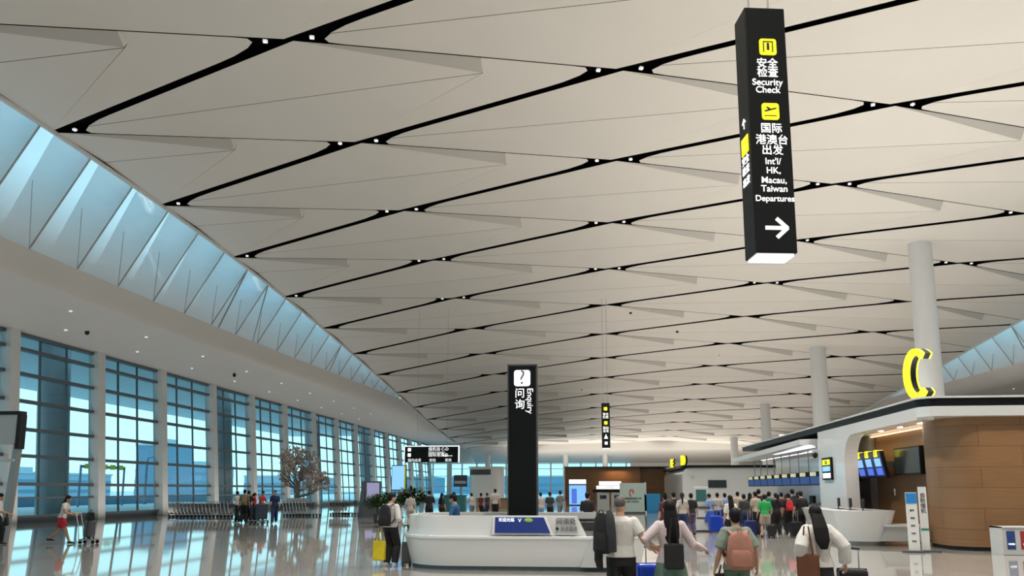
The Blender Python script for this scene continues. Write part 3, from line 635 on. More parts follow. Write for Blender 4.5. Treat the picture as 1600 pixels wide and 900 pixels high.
mb = MB(); mb.box(-1.15, 1.15, -.02, .25, 0, .98); mb.build('casing', M_BLACK, t); mb = MB(); mb.box(-1.1, 1.1, -.03, -.02, .05, .93); mb.build('display', M_OFF, t)
t = thing('gate_display', 'upright black display with yellow and white rows on the white side post', 'screen', (9.84, 33.6, 2.2), -math.pi/2)
mb = MB(); mb.box(-.62, .62, -.03, .05, 0, .93); mb.build('casing', M_BLACK, t); mb = MB(); mb.box(-.5, .5, -.04, -.03, .62, .84); mb.build('yellow_field', M_YEL, t)
mb = MB(); mb.box(-.5, .5, -.04, -.03, .36, .56); mb.build('pale_field', M_SCR2, t); mb = MB(); mb.box(-.5, .5, -.04, -.03, .08, .28); mb.build('white_field', M_LIT, t)
txt('C06', .22, (0, -.05, .72), FRONT, M_TXD, t)
t = thing('wall_camera', 'small black and white camera on the end of the white side post', 'camera', (9.80, 35.1, 3.3)); MB().ell((0, 0, 0), (.12, .12, .14)).build('dome', M_BLACKM, t, smooth=True); MB().box(-.1, .2, -.05, .05, .08, .25).build('bracket', M_WHITE, t)

# poster stands and recycling bin before the wood wall
t = thing('poster_stand', 'slim white notice stand with a blue head before the wood wall', 'notice stand', (9.26, 23.75, 0), R(-6))
MB().box(-.15, .15, -.02, .02, .06, 1.72).build('board', M_WHITE, t); MB().box(-.145, .145, -.03, -.02, 1.40, 1.70).build('blue_head', mat('poster_blue', (.03, .25, .65), .4), t)
MB().box(-.3, .24, -.16, .16, 0, .05).build('base', M_DGREY, t)
for k in range(5): txt(['服务', '指南', '值机', '行李', '托运'][k], .06, (0, -.024, 1.2-k*.22), FRONT, M_TXD, t)
t = thing('poster_stand', 'taller slim pale notice stand with dark upright lettering, right of the blue-headed one', 'notice stand', (9.66, 23.95, 0), R(-6))
MB().box(-.11, .11, -.02, .02, .06, 1.88).build('board', M_WHITE, t); MB().box(-.24, .36, -.16, .16, 0, .05).build('base', M_DGREY, t)
txt('自\n助\n值\n机', .15, (0, -.024, 1.4), FRONT, M_TXD, t); MB().box(-.1, .12, -.03, -.02, .62, .68).build('green_mark', mat('mark_green', (.02, .25, .2), .5), t)
t = thing('recycling_bin', 'grey recycling bin with blue, red and green slots at the right edge', 'bin', (12.05, 23.3, 0))
MB().box(-.72, .9, -.25, .25, 0, .74).build('housing', M_LGREY, t, bevel=.02); MB().box(-.78, .93, -.28, .28, .74, .78).build('lid', M_METAL, t); MB().box(-.78, -.72, -.28, .28, 0, .78).build('end_panel', M_METAL, t)
for k, (c, nm) in enumerate((((.02, .06, .22), 'blue'), ((.35, .03, .03), 'red'), ((.02, .25, .08), 'green'))):
    MB().box(-.6+k*.36, -.38+k*.36, -.262, -.24, .16, .66).build('slot_'+nm, mat('slot_'+nm, c, .5), t)
    txt(['可回收', '有害', '其他'][k], .06, (-.49+k*.36, -.266, .3), FRONT, M_TXT, t)

# check-in row beyond: canopy, screens, counters
t = thing('check_in_canopy', 'long white lit canopy over the check-in row beyond the side post', 'canopy', (0, 0, 0))
mb = MB(); mb.hexa([(9.2, 35.2, 3.75), (12, 35.2, 3.75), (12, 52, 3.75), (9.2, 52, 3.55), (9.2, 35.2, 4.0), (12, 35.2, 4.1), (12, 52, 4.1), (9.2, 52, 3.8)]); mb.build('slab', M_WHITE, t)
mb = MB(); mb.box(9.7, 9.95, 35.5, 51.5, 3.66, 3.70); mb.box(10.9, 11.1, 35.5, 51.5, 3.66, 3.70); mb.build('light_strip', M_LIT, t)
mb = MB(); mb.box(12, 12.1, 35.2, 52, 0, 3.8); mb.build('back_panel', M_WHITE, t)
base = None
for k in range(9):
    y = 36.3+k*1.75
    if base is None:
        base = thing('counter_screen', '', 'screen'); MB().box(-.62, .62, -.04, .04, 0, .62).build('casing', M_BLACKM, base); MB().box(-.56, .56, -.05, -.04, .04, .40).build('display', mat('dim_blue_screen', (.02, .04, .14), .3, emit=(.05, .1, .28), es=.5), base)
        MB().box(-.56, -.2, -.06, -.04, .42, .60).build('number', mat('dim_white_label', (.6, .6, .4), .5, emit=(1, 1, .6), es=.35), base); MB().tube((0, 0, .6), (0, 0, 1.75), .025).build('rod', M_GREY, base); o = base
    else: o = copy_tree(base)
    o.location = (10.3, y, 2.0); o.rotation_euler.z = R(-62)
    tag(o, 'hanging blue counter screen over the check-in row, '+['nearest of nine', 'second of nine from the near end', 'third of nine from the near end', 'fourth of nine from the near end', 'middle one of nine', 'fourth of nine from the far end', 'third of nine from the far end', 'second of nine from the far end', 'farthest of nine'][k], 'screen', 'screens over the check-in row')
base = None
for k in range(6):
    if base is None:
        base = thing('check_in_desk', '', 'desk'); MB().box(-.5, .5, -.8, .8, 0, 1.1).build('body', M_WHITE, base, bevel=.04); MB().box(-.55, .55, -.85, .85, 1.1, 1.14).build('worktop', M_DGREY, base); MB().box(-.1, .05, -.3, .3, 1.14, 1.5).build('monitor', M_BLACKM, base); o = base
    else: o = copy_tree(base)
    o.location = (10.9, 37.3+k*2.5, 0)
    tag(o, 'white check-in desk under the lit canopy, '+['nearest one', 'second from the near end', 'third from the near end', 'third from the far end', 'second from the far end', 'farthest one'][k], 'desk', 'check-in desks of the near island')

# distant island with the letter D
t = thing('check_in_island', 'distant white check-in island with a small dark screen, under the letter D', 'check-in island', (0, 0, 0))
mb = MB(); mb.prism(roofpoly(9.1, 79.9, 31, 100, .8), 4.0, 4.25); mb.build('black_band', M_BLACK, t)
fp = [(9.2, 0), (9.2, 3.2)]+[(10-.8*math.cos(R(a)), 3.2+.8*math.sin(R(a))) for a in range(15, 91, 15)]+[(31, 4.0), (31, 0)]
n = len(fp); mb = MB(); mb.mesh([(x, 80.1, z) for x, z in fp]+[(x, 100, z) for x, z in fp], [tuple(range(n)), tuple(reversed(range(n, 2*n)))]+[((i+1) % n, i, n+i, n+(i+1) % n) for i in range(n)]); mb.build('body', M_WHITE, t)
MB().box(11.75, 13.55, 80.0, 80.1, 2.0, 2.75).build('screen', M_OFF, t); MB().box(10.1, 10.35, 80.0, 80.1, 3.0, 3.2).build('notice', M_LGREY, t)
t = thing('light_truss', 'white lit beam truss beyond the white side post, upper right', 'light fitting', (0, 0, 0))
mb = MB(); mb.hexa([(15.2, 64, 6.0), (15.5, 64, 6.0), (19.5, 60, 5.3), (19.2, 60, 5.3), (15.2, 64, 6.18), (15.5, 64, 6.18), (19.5, 60, 5.48), (19.2, 60, 5.48)]); mb.build('beam', M_LIT, t)
mb = MB(); mb.box(15.2, 22, 64, 64.2, 6.1, 6.2); mb.build('cross_beam', M_LIT, t); mb = MB(); mb.tube((15.4, 64, 6.1), (15.4, 64, 0), .06); mb.tube((19.4, 60.2, 5.4), (19.4, 60.2, 0), .06); mb.build('post', M_COLW, t)

# wooden kiosk row at the end and the things before it
t = thing('wooden_kiosk', 'wide wood-clad service block at the far end, lit from above', 'kiosk', (0, 0, 0))
MB().box(-3.4, 6.2, 100, 108, 0, 4.6).build('wood_block', M_WOOD, t); MB().box(6.2, 9.6, 101, 108, 0, 4.5).build('wood_wing', M_WOOD, t); MB().box(-3.5, 9.8, 99.6, 108.2, 4.6, 4.72).build('roof_edge', M_DGREY, t)
area('kiosk_washer', (3.2, 99.3, 4.5), (R(-20), 0, 0), 2.5, .3, 90, (1, .6, .3))
t = thing('light_box', 'tall glowing blue advertising box before the wooden kiosk', 'light box', (-1.6, 90, 0))
MB().box(-1.05, 1.05, 0, .35, 0, 3.0).build('casing', M_DGREY, t); MB().box(-.98, .98, -.02, 0, .1, 2.3).build('display', M_SCR2, t); MB().box(-.98, .98, -.02, 0, 2.45, 2.95).build('header', M_LIT, t)
MB().box(-.7, -.1, -.03, -.02, .2, 1.9).build('picture_figure', M_SCR, t)
t = thing('lit_sign_canopy', 'white lit two-tier sign canopy over grey machines before the wooden kiosk', 'sign', (1.7, 72, 0))
MB().box(-1.0, 1.0, -.3, .3, 2.2, 2.55).build('upper_tier', M_LIT, t); MB().box(-1.25, 1.25, -.35, .35, 1.85, 2.15).build('lower_tier', M_LIT, t); MB().box(-1.6, 1.6, -.36, .36, 1.55, 1.8).build('black_fascia', M_BLACK, t)
MB().box(-1.2, -.1, -.3, .3, 0, 1.55).build('machine', M_LGREY, t); MB().box(.1, 1.2, -.3, .3, 0, 1.55).build('machine', M_LGREY, t); MB().box(-1.5, -1.4, -.1, .1, 0, 1.6).build('post', M_DGREY, t); MB().box(1.4, 1.5, -.1, .1, 0, 1.6).build('post', M_DGREY, t)
for x in (-.65, .65): MB().box(x-.3, x+.3, -.32, -.3, .95, 1.3).build('machine_screen', M_OFF, t)
txt('自助服务', .24, (0, -.36, 2.0), FRONT, M_TXD, t)
t = thing('poster_box', 'pale green poster box with a red swirl emblem behind the enquiry desk', 'poster', (3.1, 60, 0))
MB().box(-.95, .95, 0, .3, 0, 2.3).build('board', mat('pale_green_print', (.42, .52, .48), .5), t); MB().box(.95, 1.05, -.02, .32, 0, 2.35).build('edge', M_LGREY, t); MB().box(-.95, .95, -.03, .3, 0, .12).build('foot', M_DGREY, t)
mb = MB(); RED = mat('emblem_red', (.5, .02, .03), .5)
v = []
for k in range(15):
    a = R(-60+k*22); r = .05+.02*k; v.append((r*math.cos(a)*.8, r*math.sin(a)))
for k in range(14):
    (a, b), (c, d) = v[k], v[k+1]; mb.hexa([(a-.03, -.02, 1.6+b-.03), (a+.03, -.02, 1.6+b-.03), (a+.03, 0, 1.6+b+.03), (a-.03, 0, 1.6+b+.03), (c-.03, -.02, 1.6+d-.03), (c+.03, -.02, 1.6+d-.03), (c+.03, 0, 1.6+d+.03), (c-.03, 0, 1.6+d+.03)])
mb.build('emblem', RED, t); txt('中国国际航空公司', .17, (0, -.02, 1.12), FRONT, M_TXD, t); txt('AIR CHINA', .2, (0, -.02, .88), FRONT, M_TXD, t)
tag(MB().box(-.6, .6, 0, .5, 0, 1.5).box(-.55, .55, -.02, 0, .2, 1.4).build('blue_stand', mat('cyan_blue_panel', (.02, .22, .45), .5), loc=(4.6, 60, 0)), 'plain blue panel stand right of the poster box', 'stand')
t = thing('rounded_kiosk', 'white rounded kiosk block with a dark band, behind the clerk', 'kiosk', (-10.8, 80, 0))
MB().prism(rrect(0, 0, 1.75, 1.5, 1.0, 8), 0, 4.0).build('body', M_WHITE, t, smooth=True); MB().prism(rrect(-.3, -.05, 1.4, 1.5, .8, 8), 3.3, 3.85).build('dark_band', M_DGREY, t, smooth=True); MB().prism(rrect(0, 0, 1.85, 1.6, 1.0, 8), 4.0, 4.15).build('cap', M_WHITE, t, smooth=True)
t = thing('hanging_box_sign', 'small dark box sign left of the white rounded kiosk', 'sign', (-13.6, 80, 2.1)); MB().box(-.7, .7, -.1, .1, 0, 1.2).build('box', M_DGREY, t); MB().tube((0, 0, -2.1), (0, 0, 0), .06).build('post', M_GREY, t); MB().box(-.6, .6, -.12, -.1, .3, .6).build('lettering', M_LGREY, t)
tag(MB().box(-.9, .9, -.4, .4, 0, 1.3).box(-1, 1, -.45, .45, 1.3, 1.38).build('teal_counter', mat('teal_panel', (.04, .22, .22), .5), loc=(-11.0, 62, 0)), 'low teal counter behind the enquiry desk', 'counter')
tag(MB().box(-1.6, 1.6, -.3, .3, 0, .95).box(-1.7, 1.7, -.4, .4, .95, 1.0).build('brown_counter', mat('brown_panel', (.22, .14, .08), .5), loc=(-9.4, 74, 0)), 'low brown counter in front of the rounded white kiosk', 'counter')
t = thing('display_totem', 'bright blue upright display on a post beyond the potted plants', 'screen', (-12.6, 50, 0), R(-10))
MB().box(-.52, .52, -.06, .06, 1.75, 3.4).build('casing', M_BLACK, t); MB().box(-.48, .40, -.07, -.06, 1.8, 3.35).build('display', M_SCR2, t); MB().box(.40, .5, -.07, -.06, 1.8, 3.35).build('yellow_edge', M_YELP, t); MB().tube((0, 0, 0), (0, 0, 1.8), .06).build('post', M_GREY, t); MB().box(-.35, .35, -.25, .25, 0, .04).build('base', M_GREY, t)
t = thing('leaning_kiosk', 'grey leaning kiosk with a violet screen, left of the potted plants', 'kiosk', (-14.7, 50.5, 0), R(42))
pr = [(-.35, 0), (.5, 0), (.35, .5), (-.05, 2.35), (-.45, 2.35), (-.5, 1.6), (-.28, .8)]
n = 7; mb = MB(); mb.mesh([(-.6+0, y, z) for y, z in pr]+[(.6, y, z) for y, z in pr], [tuple(range(n)), tuple(reversed(range(n, 2*n)))]+[((i+1) % n, i, n+i, n+(i+1) % n) for i in range(n)]); mb.build('body', M_DGREY, t, rz=0)
mb = MB(); mb.hexa([(-.45, -.33, .85), (.45, -.33, .85), (.45, -.25, .85), (-.45, -.25, .85), (-.45, -.53, 1.7), (.45, -.53, 1.7), (.45, -.3, 1.7), (-.45, -.3, 1.7)]); mb.box(-.45, .45, -.50, -.4, 1.7, 2.25); mb.build('display', M_SCRV, t)
t = thing('self_service_kiosk', 'white self-service kiosk with a dark green screen between the queues', 'kiosk', (4.75, 34.6, 0))
MB().box(-.32, .32, -.2, .2, .05, 1.0).build('body', M_LGREY, t, bevel=.02); MB().box(-.34, .34, -.24, .2, 1.0, 1.06).build('shelf', M_DGREY, t); MB().box(-.32, .32, -.02, .16, 1.06, 1.92).build('upper_body', M_LGREY, t, bevel=.02); MB().box(-.22, .22, -.035, -.02, 1.3, 1.8).build('display', mat('green_screen', (.04, .14, .14), .3), t); MB().box(-.4, .4, -.3, .3, 0, .05).build('base', M_BLACKM, t)
MB().box(-.25, .25, -.215, -.2, .55, .62).build('slot', M_DGREY, t)
t = thing('entrance_frame', 'grey framed box sign on a dark post at the left edge', 'sign', (-19.9, 25, 0))
MB().box(-1.5, .02, -.1, .1, 3.35, 4.4).build('panel', M_LGREY, t); MB().box(-1.6, .1, -.15, .15, 4.4, 4.52).box(-.02, .12, -.15, .15, 3.2, 4.4).build('frame', M_BLACKM, t); mb = MB(); mb.hexa([(-.35, -.1, 0), (-.1, -.1, 0), (-.1, .1, 0), (-.35, .1, 0), (-.1, -.1, 3.4), (.1, -.1, 3.4), (.1, .1, 3.4), (-.1, .1, 3.4)]); mb.build('post', M_GREY, t); MB().box(-1.5, 0, -.16, -.1, 2.75, 2.85).build('rail', M_METAL, t)

# potted plants
LEAF = mat('leaf_dark', (.03, .075, .02), .5, noise=.4, nscale=4)
def plant(label, loc, h, w, seed):
    rnd = random.Random(seed); t = thing('potted_plant', label, 'plant', loc, 0, 'potted plants beyond the enquiry desk')
    MB().loft([(0, 0, 0), (0, 0, .45), (0, 0, .5)], [.2, .28, .29], 16).build('pot', M_DGREY, t, smooth=True)
    mb = MB()
    for k in range(5): a = rnd.random()*6.28; mb.loft([(0, 0, .45), (.1*math.cos(a), .1*math.sin(a), h*.6), (.25*math.cos(a), .25*math.sin(a), h*.85)], [.02, .015, .006], 5)
    mb.build('stems', mat('stem_brown', (.1, .07, .04), .7), t)
    mb = MB()
    for k in range(900):
        a = rnd.random()*6.28; r = w*math.sqrt(rnd.random())*.5; z = .75*h+(h*.25)*rnd.uniform(-1, 1)*math.sqrt(max(0, 1-(2*r/w)**2)); p = Vector((r*math.cos(a), r*math.sin(a), z))
        d = Vector((math.cos(a), math.sin(a), rnd.uniform(-.6, .8))).normalized(); l = rnd.uniform(.2, .34); sd = d.cross(Vector((0, 0, 1))).normalized()*l*.22
        mb.mesh([p, p+d*l*.5+sd, p+d*l, p+d*l*.5-sd], [(0, 1, 2, 3)])
    mb.build('leaves', LEAF, t)['kind'] = 'stuff'
plant('low dark green potted plant behind the man with the yellow bag', (-10.0, 37.5, 0), 1.6, 1.7, 1)
plant('taller round green potted plant left of the enquiry desk', (-8.95, 38.5, 0), 1.9, 1.4, 2)
plant('dark potted plant at the left of the plant row', (-11.6, 41.5, 0), 1.5, 1.4, 3)

# blossom tree
t = thing('blossom_tree', 'bare twiggy indoor tree with pale pink blossoms in front of the window wall', 'tree', (-20.9, 53.6, 0)); t.scale = (1.3, 1.3, 1.85)
rnd = random.Random(5); br = MB(); tips = []
def grow(p, d, l, r, n):
    q = p+d*l; mid = p+d*l*.5+Vector((rnd.uniform(-.05, .05), rnd.uniform(-.05, .05), 0))*l; br.loft([p, mid, q], [r, r*.85, r*.65], 5)
    if n == 0: tips.append((p, q)); return
    if n <= 2: tips.append((p, q))
    for k in range(3):
        a = rnd.uniform(0, 6.28); s_ = rnd.uniform(.7, 1.25); e = (d+Vector((math.cos(a), math.sin(a), rnd.uniform(-.15, .35)))*s_).normalized(); grow(q, e, l*rnd.uniform(.66, .8), r*.6, n-1)
br.loft([(0, 0, .4), (.03, 0, .9), (.05, 0, 1.3)], [.15, .12, .10], 8)
for k in range(8):
    a = k*2.4; el = (.15, .5, 1.1, .3, .8, 2.2, .4, 1.4)[k]
    grow(Vector((.04, 0, .7+.07*k)), Vector((math.cos(a), math.sin(a), el)).normalized(), .62, .06, 4)
BARK = mat('bark_greybrown', (.24, .20, .17), .8, noise=.2)
br.build('branches', BARK, t); MB().loft([(0, 0, 0), (0, 0, .6), (0, 0, .65)], [.55, .6, .6], 20).build('planter', M_LGREY, t, smooth=True)
bb = MB()
for p, q in tips:
    for k in range(4):
        c = p.lerp(q, rnd.random())+Vector((rnd.uniform(-.05, .05), rnd.uniform(-.05, .05), rnd.uniform(-.05, .05))); s_ = rnd.uniform(.025, .05); d = Vector((rnd.uniform(-1, 1), rnd.uniform(-1, 1), rnd.uniform(-1, 1))).normalized(); u = d.orthogonal().normalized()*s_; w = d.cross(u)
        bb.mesh([c+u, c+w, c-u, c-w, c+d*s_*.6, c-d*s_*.6], [(0, 1, 4), (1, 2, 4), (2, 3, 4), (3, 0, 4), (1, 0, 5), (2, 1, 5), (3, 2, 5), (0, 3, 5)])
bb.build('blossoms', mat('blossom_pink', (.62, .52, .48), .7, noise=.25, nscale=2), t)['kind'] = 'stuff'

# baggage carts nested in rows
def cart_proto():
    t = thing('baggage_cart', '', 'baggage cart')
    mb = MB()
    for s_ in (-1, 1): mb.loft([(s_*.12, .85, .14), (s_*.27, 0, .16), (s_*.27, -.12, .6), (s_*.26, -.2, 1.0)], [.018]*4, 6)
    mb.tube((-.27, -.2, 1.0), (.27, -.2, 1.0), .022, 8); mb.tube((-.27, 0, .16), (.27, 0, .16), .018, 6); mb.tube((-.2, .4, .15), (.2, .4, .15), .016, 6); mb.tube((-.12, .85, .14), (.12, .85, .14), .018, 6)
    mb.build('frame', M_CHROME, t)
    mb = MB(); mb.hexa([(-.24, -.12, .62), (.24, -.12, .62), (.22, .2, .66), (-.22, .2, .66), (-.25, -.18, .9), (.25, -.18, .9), (.23, .26, .84), (-.23, .26, .84)]); mb.build('basket', M_DGREY, t)
    MB().box(-.25, .25, -.15, -.12, .3, .6).build('sign_panel', M_LGREY, t)
    for x, y in ((-.25, -.05), (.25, -.05), (0, .8)): MB().tube((x-.02, y, .07), (x+.02, y, .07), .07, 12).build('wheel', M_BLACKM, t)
    return t
cp = cart_proto(); first = True
ORD = ['leftmost', 'second from the left', 'third from the left', 'fourth from the left', 'fifth from the left', 'sixth from the left', 'seventh from the left', 'eighth from the left', 'ninth from the left', 'tenth from the left', 'eleventh from the left', 'twelfth from the left', 'thirteenth from the left', 'fourteenth from the left', 'fifteenth from the left', 'sixteenth from the left', 'rightmost']
def cart_row(x0, x1, y, n, rz, where, grp):
    global first
    for k in range(n):
        o = cp if first else copy_tree(cp); first = False
        o.location = (x0+(x1-x0)*k/(n-1), y, 0); o.rotation_euler.z = rz
        tag(o, 'baggage cart nested in the row '+where+', '+(ORD[k] if k < n-1 else 'rightmost'), 'baggage cart', grp)
cart_row(-27.7, -23.6, 49.2, 17, R(-90), 'under the third and fourth windows', 'long row of nested baggage carts')
cart_row(-21.0, -19.4, 52.0, 8, R(-90), 'below the blossom tree', 'short row of nested baggage carts')
cart_row(-18.6, -17.5, 54.6, 6, R(-90), 'right of the blossom tree', 'carts right of the tree')

# ---------------------------------------------------------------- people
SKIN = mat('skin', (.50, .30, .20), .55); HAIR = mat('hair_black', (.008, .007, .007), .6, spec=.2); GREYHAIR = mat('hair_cropped', (.10, .085, .075), .6)
_C = {}
def cloth(name, c): return mat('cloth_'+name, c, .85, noise=.12, nscale=9, bump=.35, bscale=14)
def remesh(mb, name, vox, smooth=3):
    o = mb.build(name, SKIN); r = o.modifiers.new('r', 'REMESH'); r.mode = 'VOXEL'; r.voxel_size = vox; r.use_smooth_shade = True
    if smooth: q = o.modifiers.new('s', 'SMOOTH'); q.iterations = smooth; q.factor = .5
    dg = bpy.context.evaluated_depsgraph_get(); me = bpy.data.meshes.new_from_object(o.evaluated_get(dg)); bpy.data.objects.remove(o)
    me.name = name; return me
def ik(a, b, l1, l2, hint):
    a, b, hint = Vector(a), Vector(b), Vector(hint); d = b-a; L = min(d.length, l1+l2-.002); d = d.normalized(); b = a+d*L
    x = (l1*l1-l2*l2+L*L)/(2*L); h = math.sqrt(max(0, l1*l1-x*x)); n = (hint-d*hint.dot(d)).normalized(); return a+d*x+n*h, b
def figure(lf=(-.1, 0), rf=(.1, 0), lh=(-.27, .03, .80), rh=(.27, .03, .80), lean=0, turn=0, fem=False, lfz=0, rfz=0, hip=.90, le=(-.3, -1, 0), re=(.3, -1, 0), lr=(0, 1), rr=(0, 1), bow=0):
    """Joints of one figure, 1.70 m tall, facing +Y."""
    sh = .155 if fem else .18; up = lambda p: Matrix.Rotation(-R(lean), 3, 'X') @ (Vector(p)-Vector((0, 0, hip)))+Vector((0, 0, hip))
    J = dict(pel=Vector((0, 0, hip)), wai=up((0, 0, 1.07)), che=up((0, .0, 1.25)), sho=up((0, -.01, 1.38)), neb=up((0, -.01, 1.43)), nec=up((0, .01, 1.50)), hed=up((0, .02+bow*.03, 1.585-bow*.015)), turn=turn, fem=fem, lean=lean+bow*25)
    for s_, f, h, fz, e in ((-1, lf, lh, lfz, le), (1, rf, rh, rfz, re)):
        k = 'l' if s_ < 0 else 'r'
        J[k+'hip'] = Vector((s_*.09, 0, hip-.01)); an = Vector((f[0], f[1], .085+fz)); J[k+'kne'], J[k+'ank'] = ik(J[k+'hip'], an, .43, .415, (0, 1, 0))
        J[k+'sho'] = up((s_*(sh-.008), -.01, 1.362)); J[k+'elb'], J[k+'wri'] = ik(J[k+'sho'], h, .285, .25, e)
        J[k+'toe'] = lr if s_ < 0 else rr
    return J
def torso(mb, J, g, z0=None, top=True):
    fem = J['fem']; P_ = J
    a = [(P_['pel']-Vector((0, 0, .06)), (.14, .10)), (P_['pel']+Vector((0, 0, .03)), (.168 if fem else .16, .118)), (P_['wai'], (.118 if fem else .14, .092)), (P_['che'], (.15 if fem else .17, .108)), (P_['sho']-Vector((0, 0, .04)), (.158 if fem else .182, .096)), (P_['sho']+Vector((0, 0, .0)), (.145 if fem else .165, .086)), (P_['sho']+Vector((0, 0, .035)), (.105, .072)), (P_['sho']+Vector((0, 0, .06)), (.07, .058))]
    if z0 is not None: a = [(P_['pel']+Vector((0, 0, z0)), (a[1][1][0]+.01, a[1][1][1]+.01))]+a[2:]
    mb.loft([p for p, r in a], [(r[0]+g, r[1]+g) for p, r in a], 18, ref=(1, 0, 0))
def arm(mb, J, k, g, frac=1.0, w=0):
    s, e, h = J[k+'sho'], J[k+'elb'], J[k+'wri']
    pts = [s, s.lerp(e, .5), e]; rad = [.052+g, .045+g+w, .038+g+w]
    if frac < .5: q = s.lerp(e, frac*2); pts = [s, s.lerp(q, .5), q]; rad = [.052+g, .05+g+w, .047+g+w]
    else:
        f2 = (frac-.5)*2; pts += [e.lerp(h, f2*.45), e.lerp(h, f2)]; rad += [.038+g+w, .036+g-.009*f2+w*1.2]
    mb.ell(s, (.055+g, .055+g, .055+g)); mb.loft(pts, rad, 12)
def leg(mb, J, k, g, frac=1.0, w=0):
    h, kn, an = J[k+'hip'], J[k+'kne'], J[k+'ank']; pts = [h+Vector((0, 0, .04)), h.lerp(kn, .35), kn]; rad = [.088+g, .083+g, .056+g+w]
    if frac <= .5: q = h.lerp(kn, frac*2); pts = [pts[0], h.lerp(q, .5), q]; rad = [.088+g, .088+g+w*.5, .075+g+w]
    else: f2 = (frac-.5)*2; pts += [kn.lerp(an, .35*f2)+Vector((0, -.012, 0)), kn.lerp(an, f2)]; rad += [.057+g+w, .038+g+w*1.4]
    mb.loft(pts, rad, 12)
def hand(mb, J, k, fine):
    e, w = J[k+'elb'], J[k+'wri']; d = (w-e).normalized(); s_ = -1 if k == 'l' else 1; fwd = Vector((0, 1, 0)); a = (fwd-d*fwd.dot(d)).normalized(); nrm = d.cross(a)*s_
    pc = w+d*.045; mb.loft([w-d*.01, w+d*.03, w+d*.085], [(.022, .022), (.038, .016), (.036, .014)], 10, ref=a)
    if not fine: mb.loft([w+d*.07, w+d*.15-nrm*.02], [(.034, .014), (.02, .01)], 8, ref=a); return
    for q, (off, ln) in enumerate(((.030, .070), (.010, .078), (-.010, .072), (-.029, .056))):
        b = w+d*.078+a*off; c = b+d*ln*.5-nrm*.012; t_ = c+d*ln*.32-nrm*.032; mb.loft([b, c, t_], [.0092, .0085, .007], 7)
    b = w+d*.025+a*.032; c = b+a*.024+d*.028-nrm*.008; mb.loft([b, c, c+d*.026-nrm*.012], [.012, .010, .008], 7)
def head(mb, J):
    c = J['hed']; m = Matrix.Rotation(-R(J['lean']), 3, 'X') @ Matrix.Rotation(R(J['turn']), 3, 'Z'); q = lambda x, y, z: c+m @ Vector((x, y, z))
    mb.ell(c, (.074, .094, .112), 16, 12, m); mb.ell(q(0, .028, -.062), (.054, .056, .052), 12, 8, m); mb.ell(q(0, .096, -.018), (.013, .020, .024), 8, 6, m)
    mb.ell(q(0, .082, -.062), (.024, .012, .012), 8, 6, m); mb.ell(q(0, .070, -.100), (.02, .018, .016), 8, 6, m); mb.ell(q(0, .080, .022), (.05, .016, .012), 8, 6, m)
    for s_ in (-1, 1): mb.ell(q(s_*.077, -.004, -.012), (.011, .019, .032), 8, 6, m); mb.ell(q(s_*.045, .066, -.035), (.02, .018, .018), 8, 6, m)
    mb.loft([J['neb']-Vector((0, 0, .03)), J['nec'], c-Vector((0, 0, .03))], [.066, .052, .05], 12)
    return q, m
def eyes(J, parent):
    c = J['hed']; m = Matrix.Rotation(-R(J['lean']), 3, 'X') @ Matrix.Rotation(R(J['turn']), 3, 'Z')
    for s_ in (-1, 1):
        mb = MB(); mb.ell(c+m @ Vector((s_*.031, .083, .0)), (.014, .008, .008), 8, 6, m); mb.build('eye', HAIR, parent)
def hair_mesh(J, style, vox):
    mb = MB(); c = J['hed']; m = Matrix.Rotation(-R(J['lean']), 3, 'X') @ Matrix.Rotation(R(J['turn']), 3, 'Z'); q = lambda x, y, z: c+m @ Vector((x, y, z))
    if style == 'cropped': mb.ell(q(0, -.012, .026), (.078, .094, .094), 16, 12, m)
    else: mb.ell(q(0, -.016, .030), (.086, .102, .100), 16, 12, m)
    if style in ('short', 'long', 'pony', 'bun'): mb.ell(q(0, -.045, -.02), (.078, .06, .075), 12, 8, m)
    if style == 'long': mb.loft([q(0, -.03, .03), q(0, -.075, -.08), q(0, -.11, -.22), q(0, -.12, -.38), q(0, -.12, -.5)], [(.085, .06), (.092, .05), (.105, .042), (.10, .034), (.05, .02)], 12, ref=(1, 0, 0))
    if style == 'pony': mb.ell(q(0, -.11, .03), (.035, .035, .035)); mb.loft([q(0, -.11, .03), q(.0, -.15, -.05), q(.01, -.15, -.2), q(.0, -.13, -.36)], [.03, .04, .036, .012], 10)
    if style == 'bun': mb.ell(q(0, -.07, .115), (.045, .045, .04))
    if style == 'cap': mb.loft([q(0, .07, .04), q(0, .15, .035)], [(.07, .012), (.055, .008)], 10, ref=(1, 0, 0))
    return remesh(mb, 'hair', vox, 2)
CACHE = {}
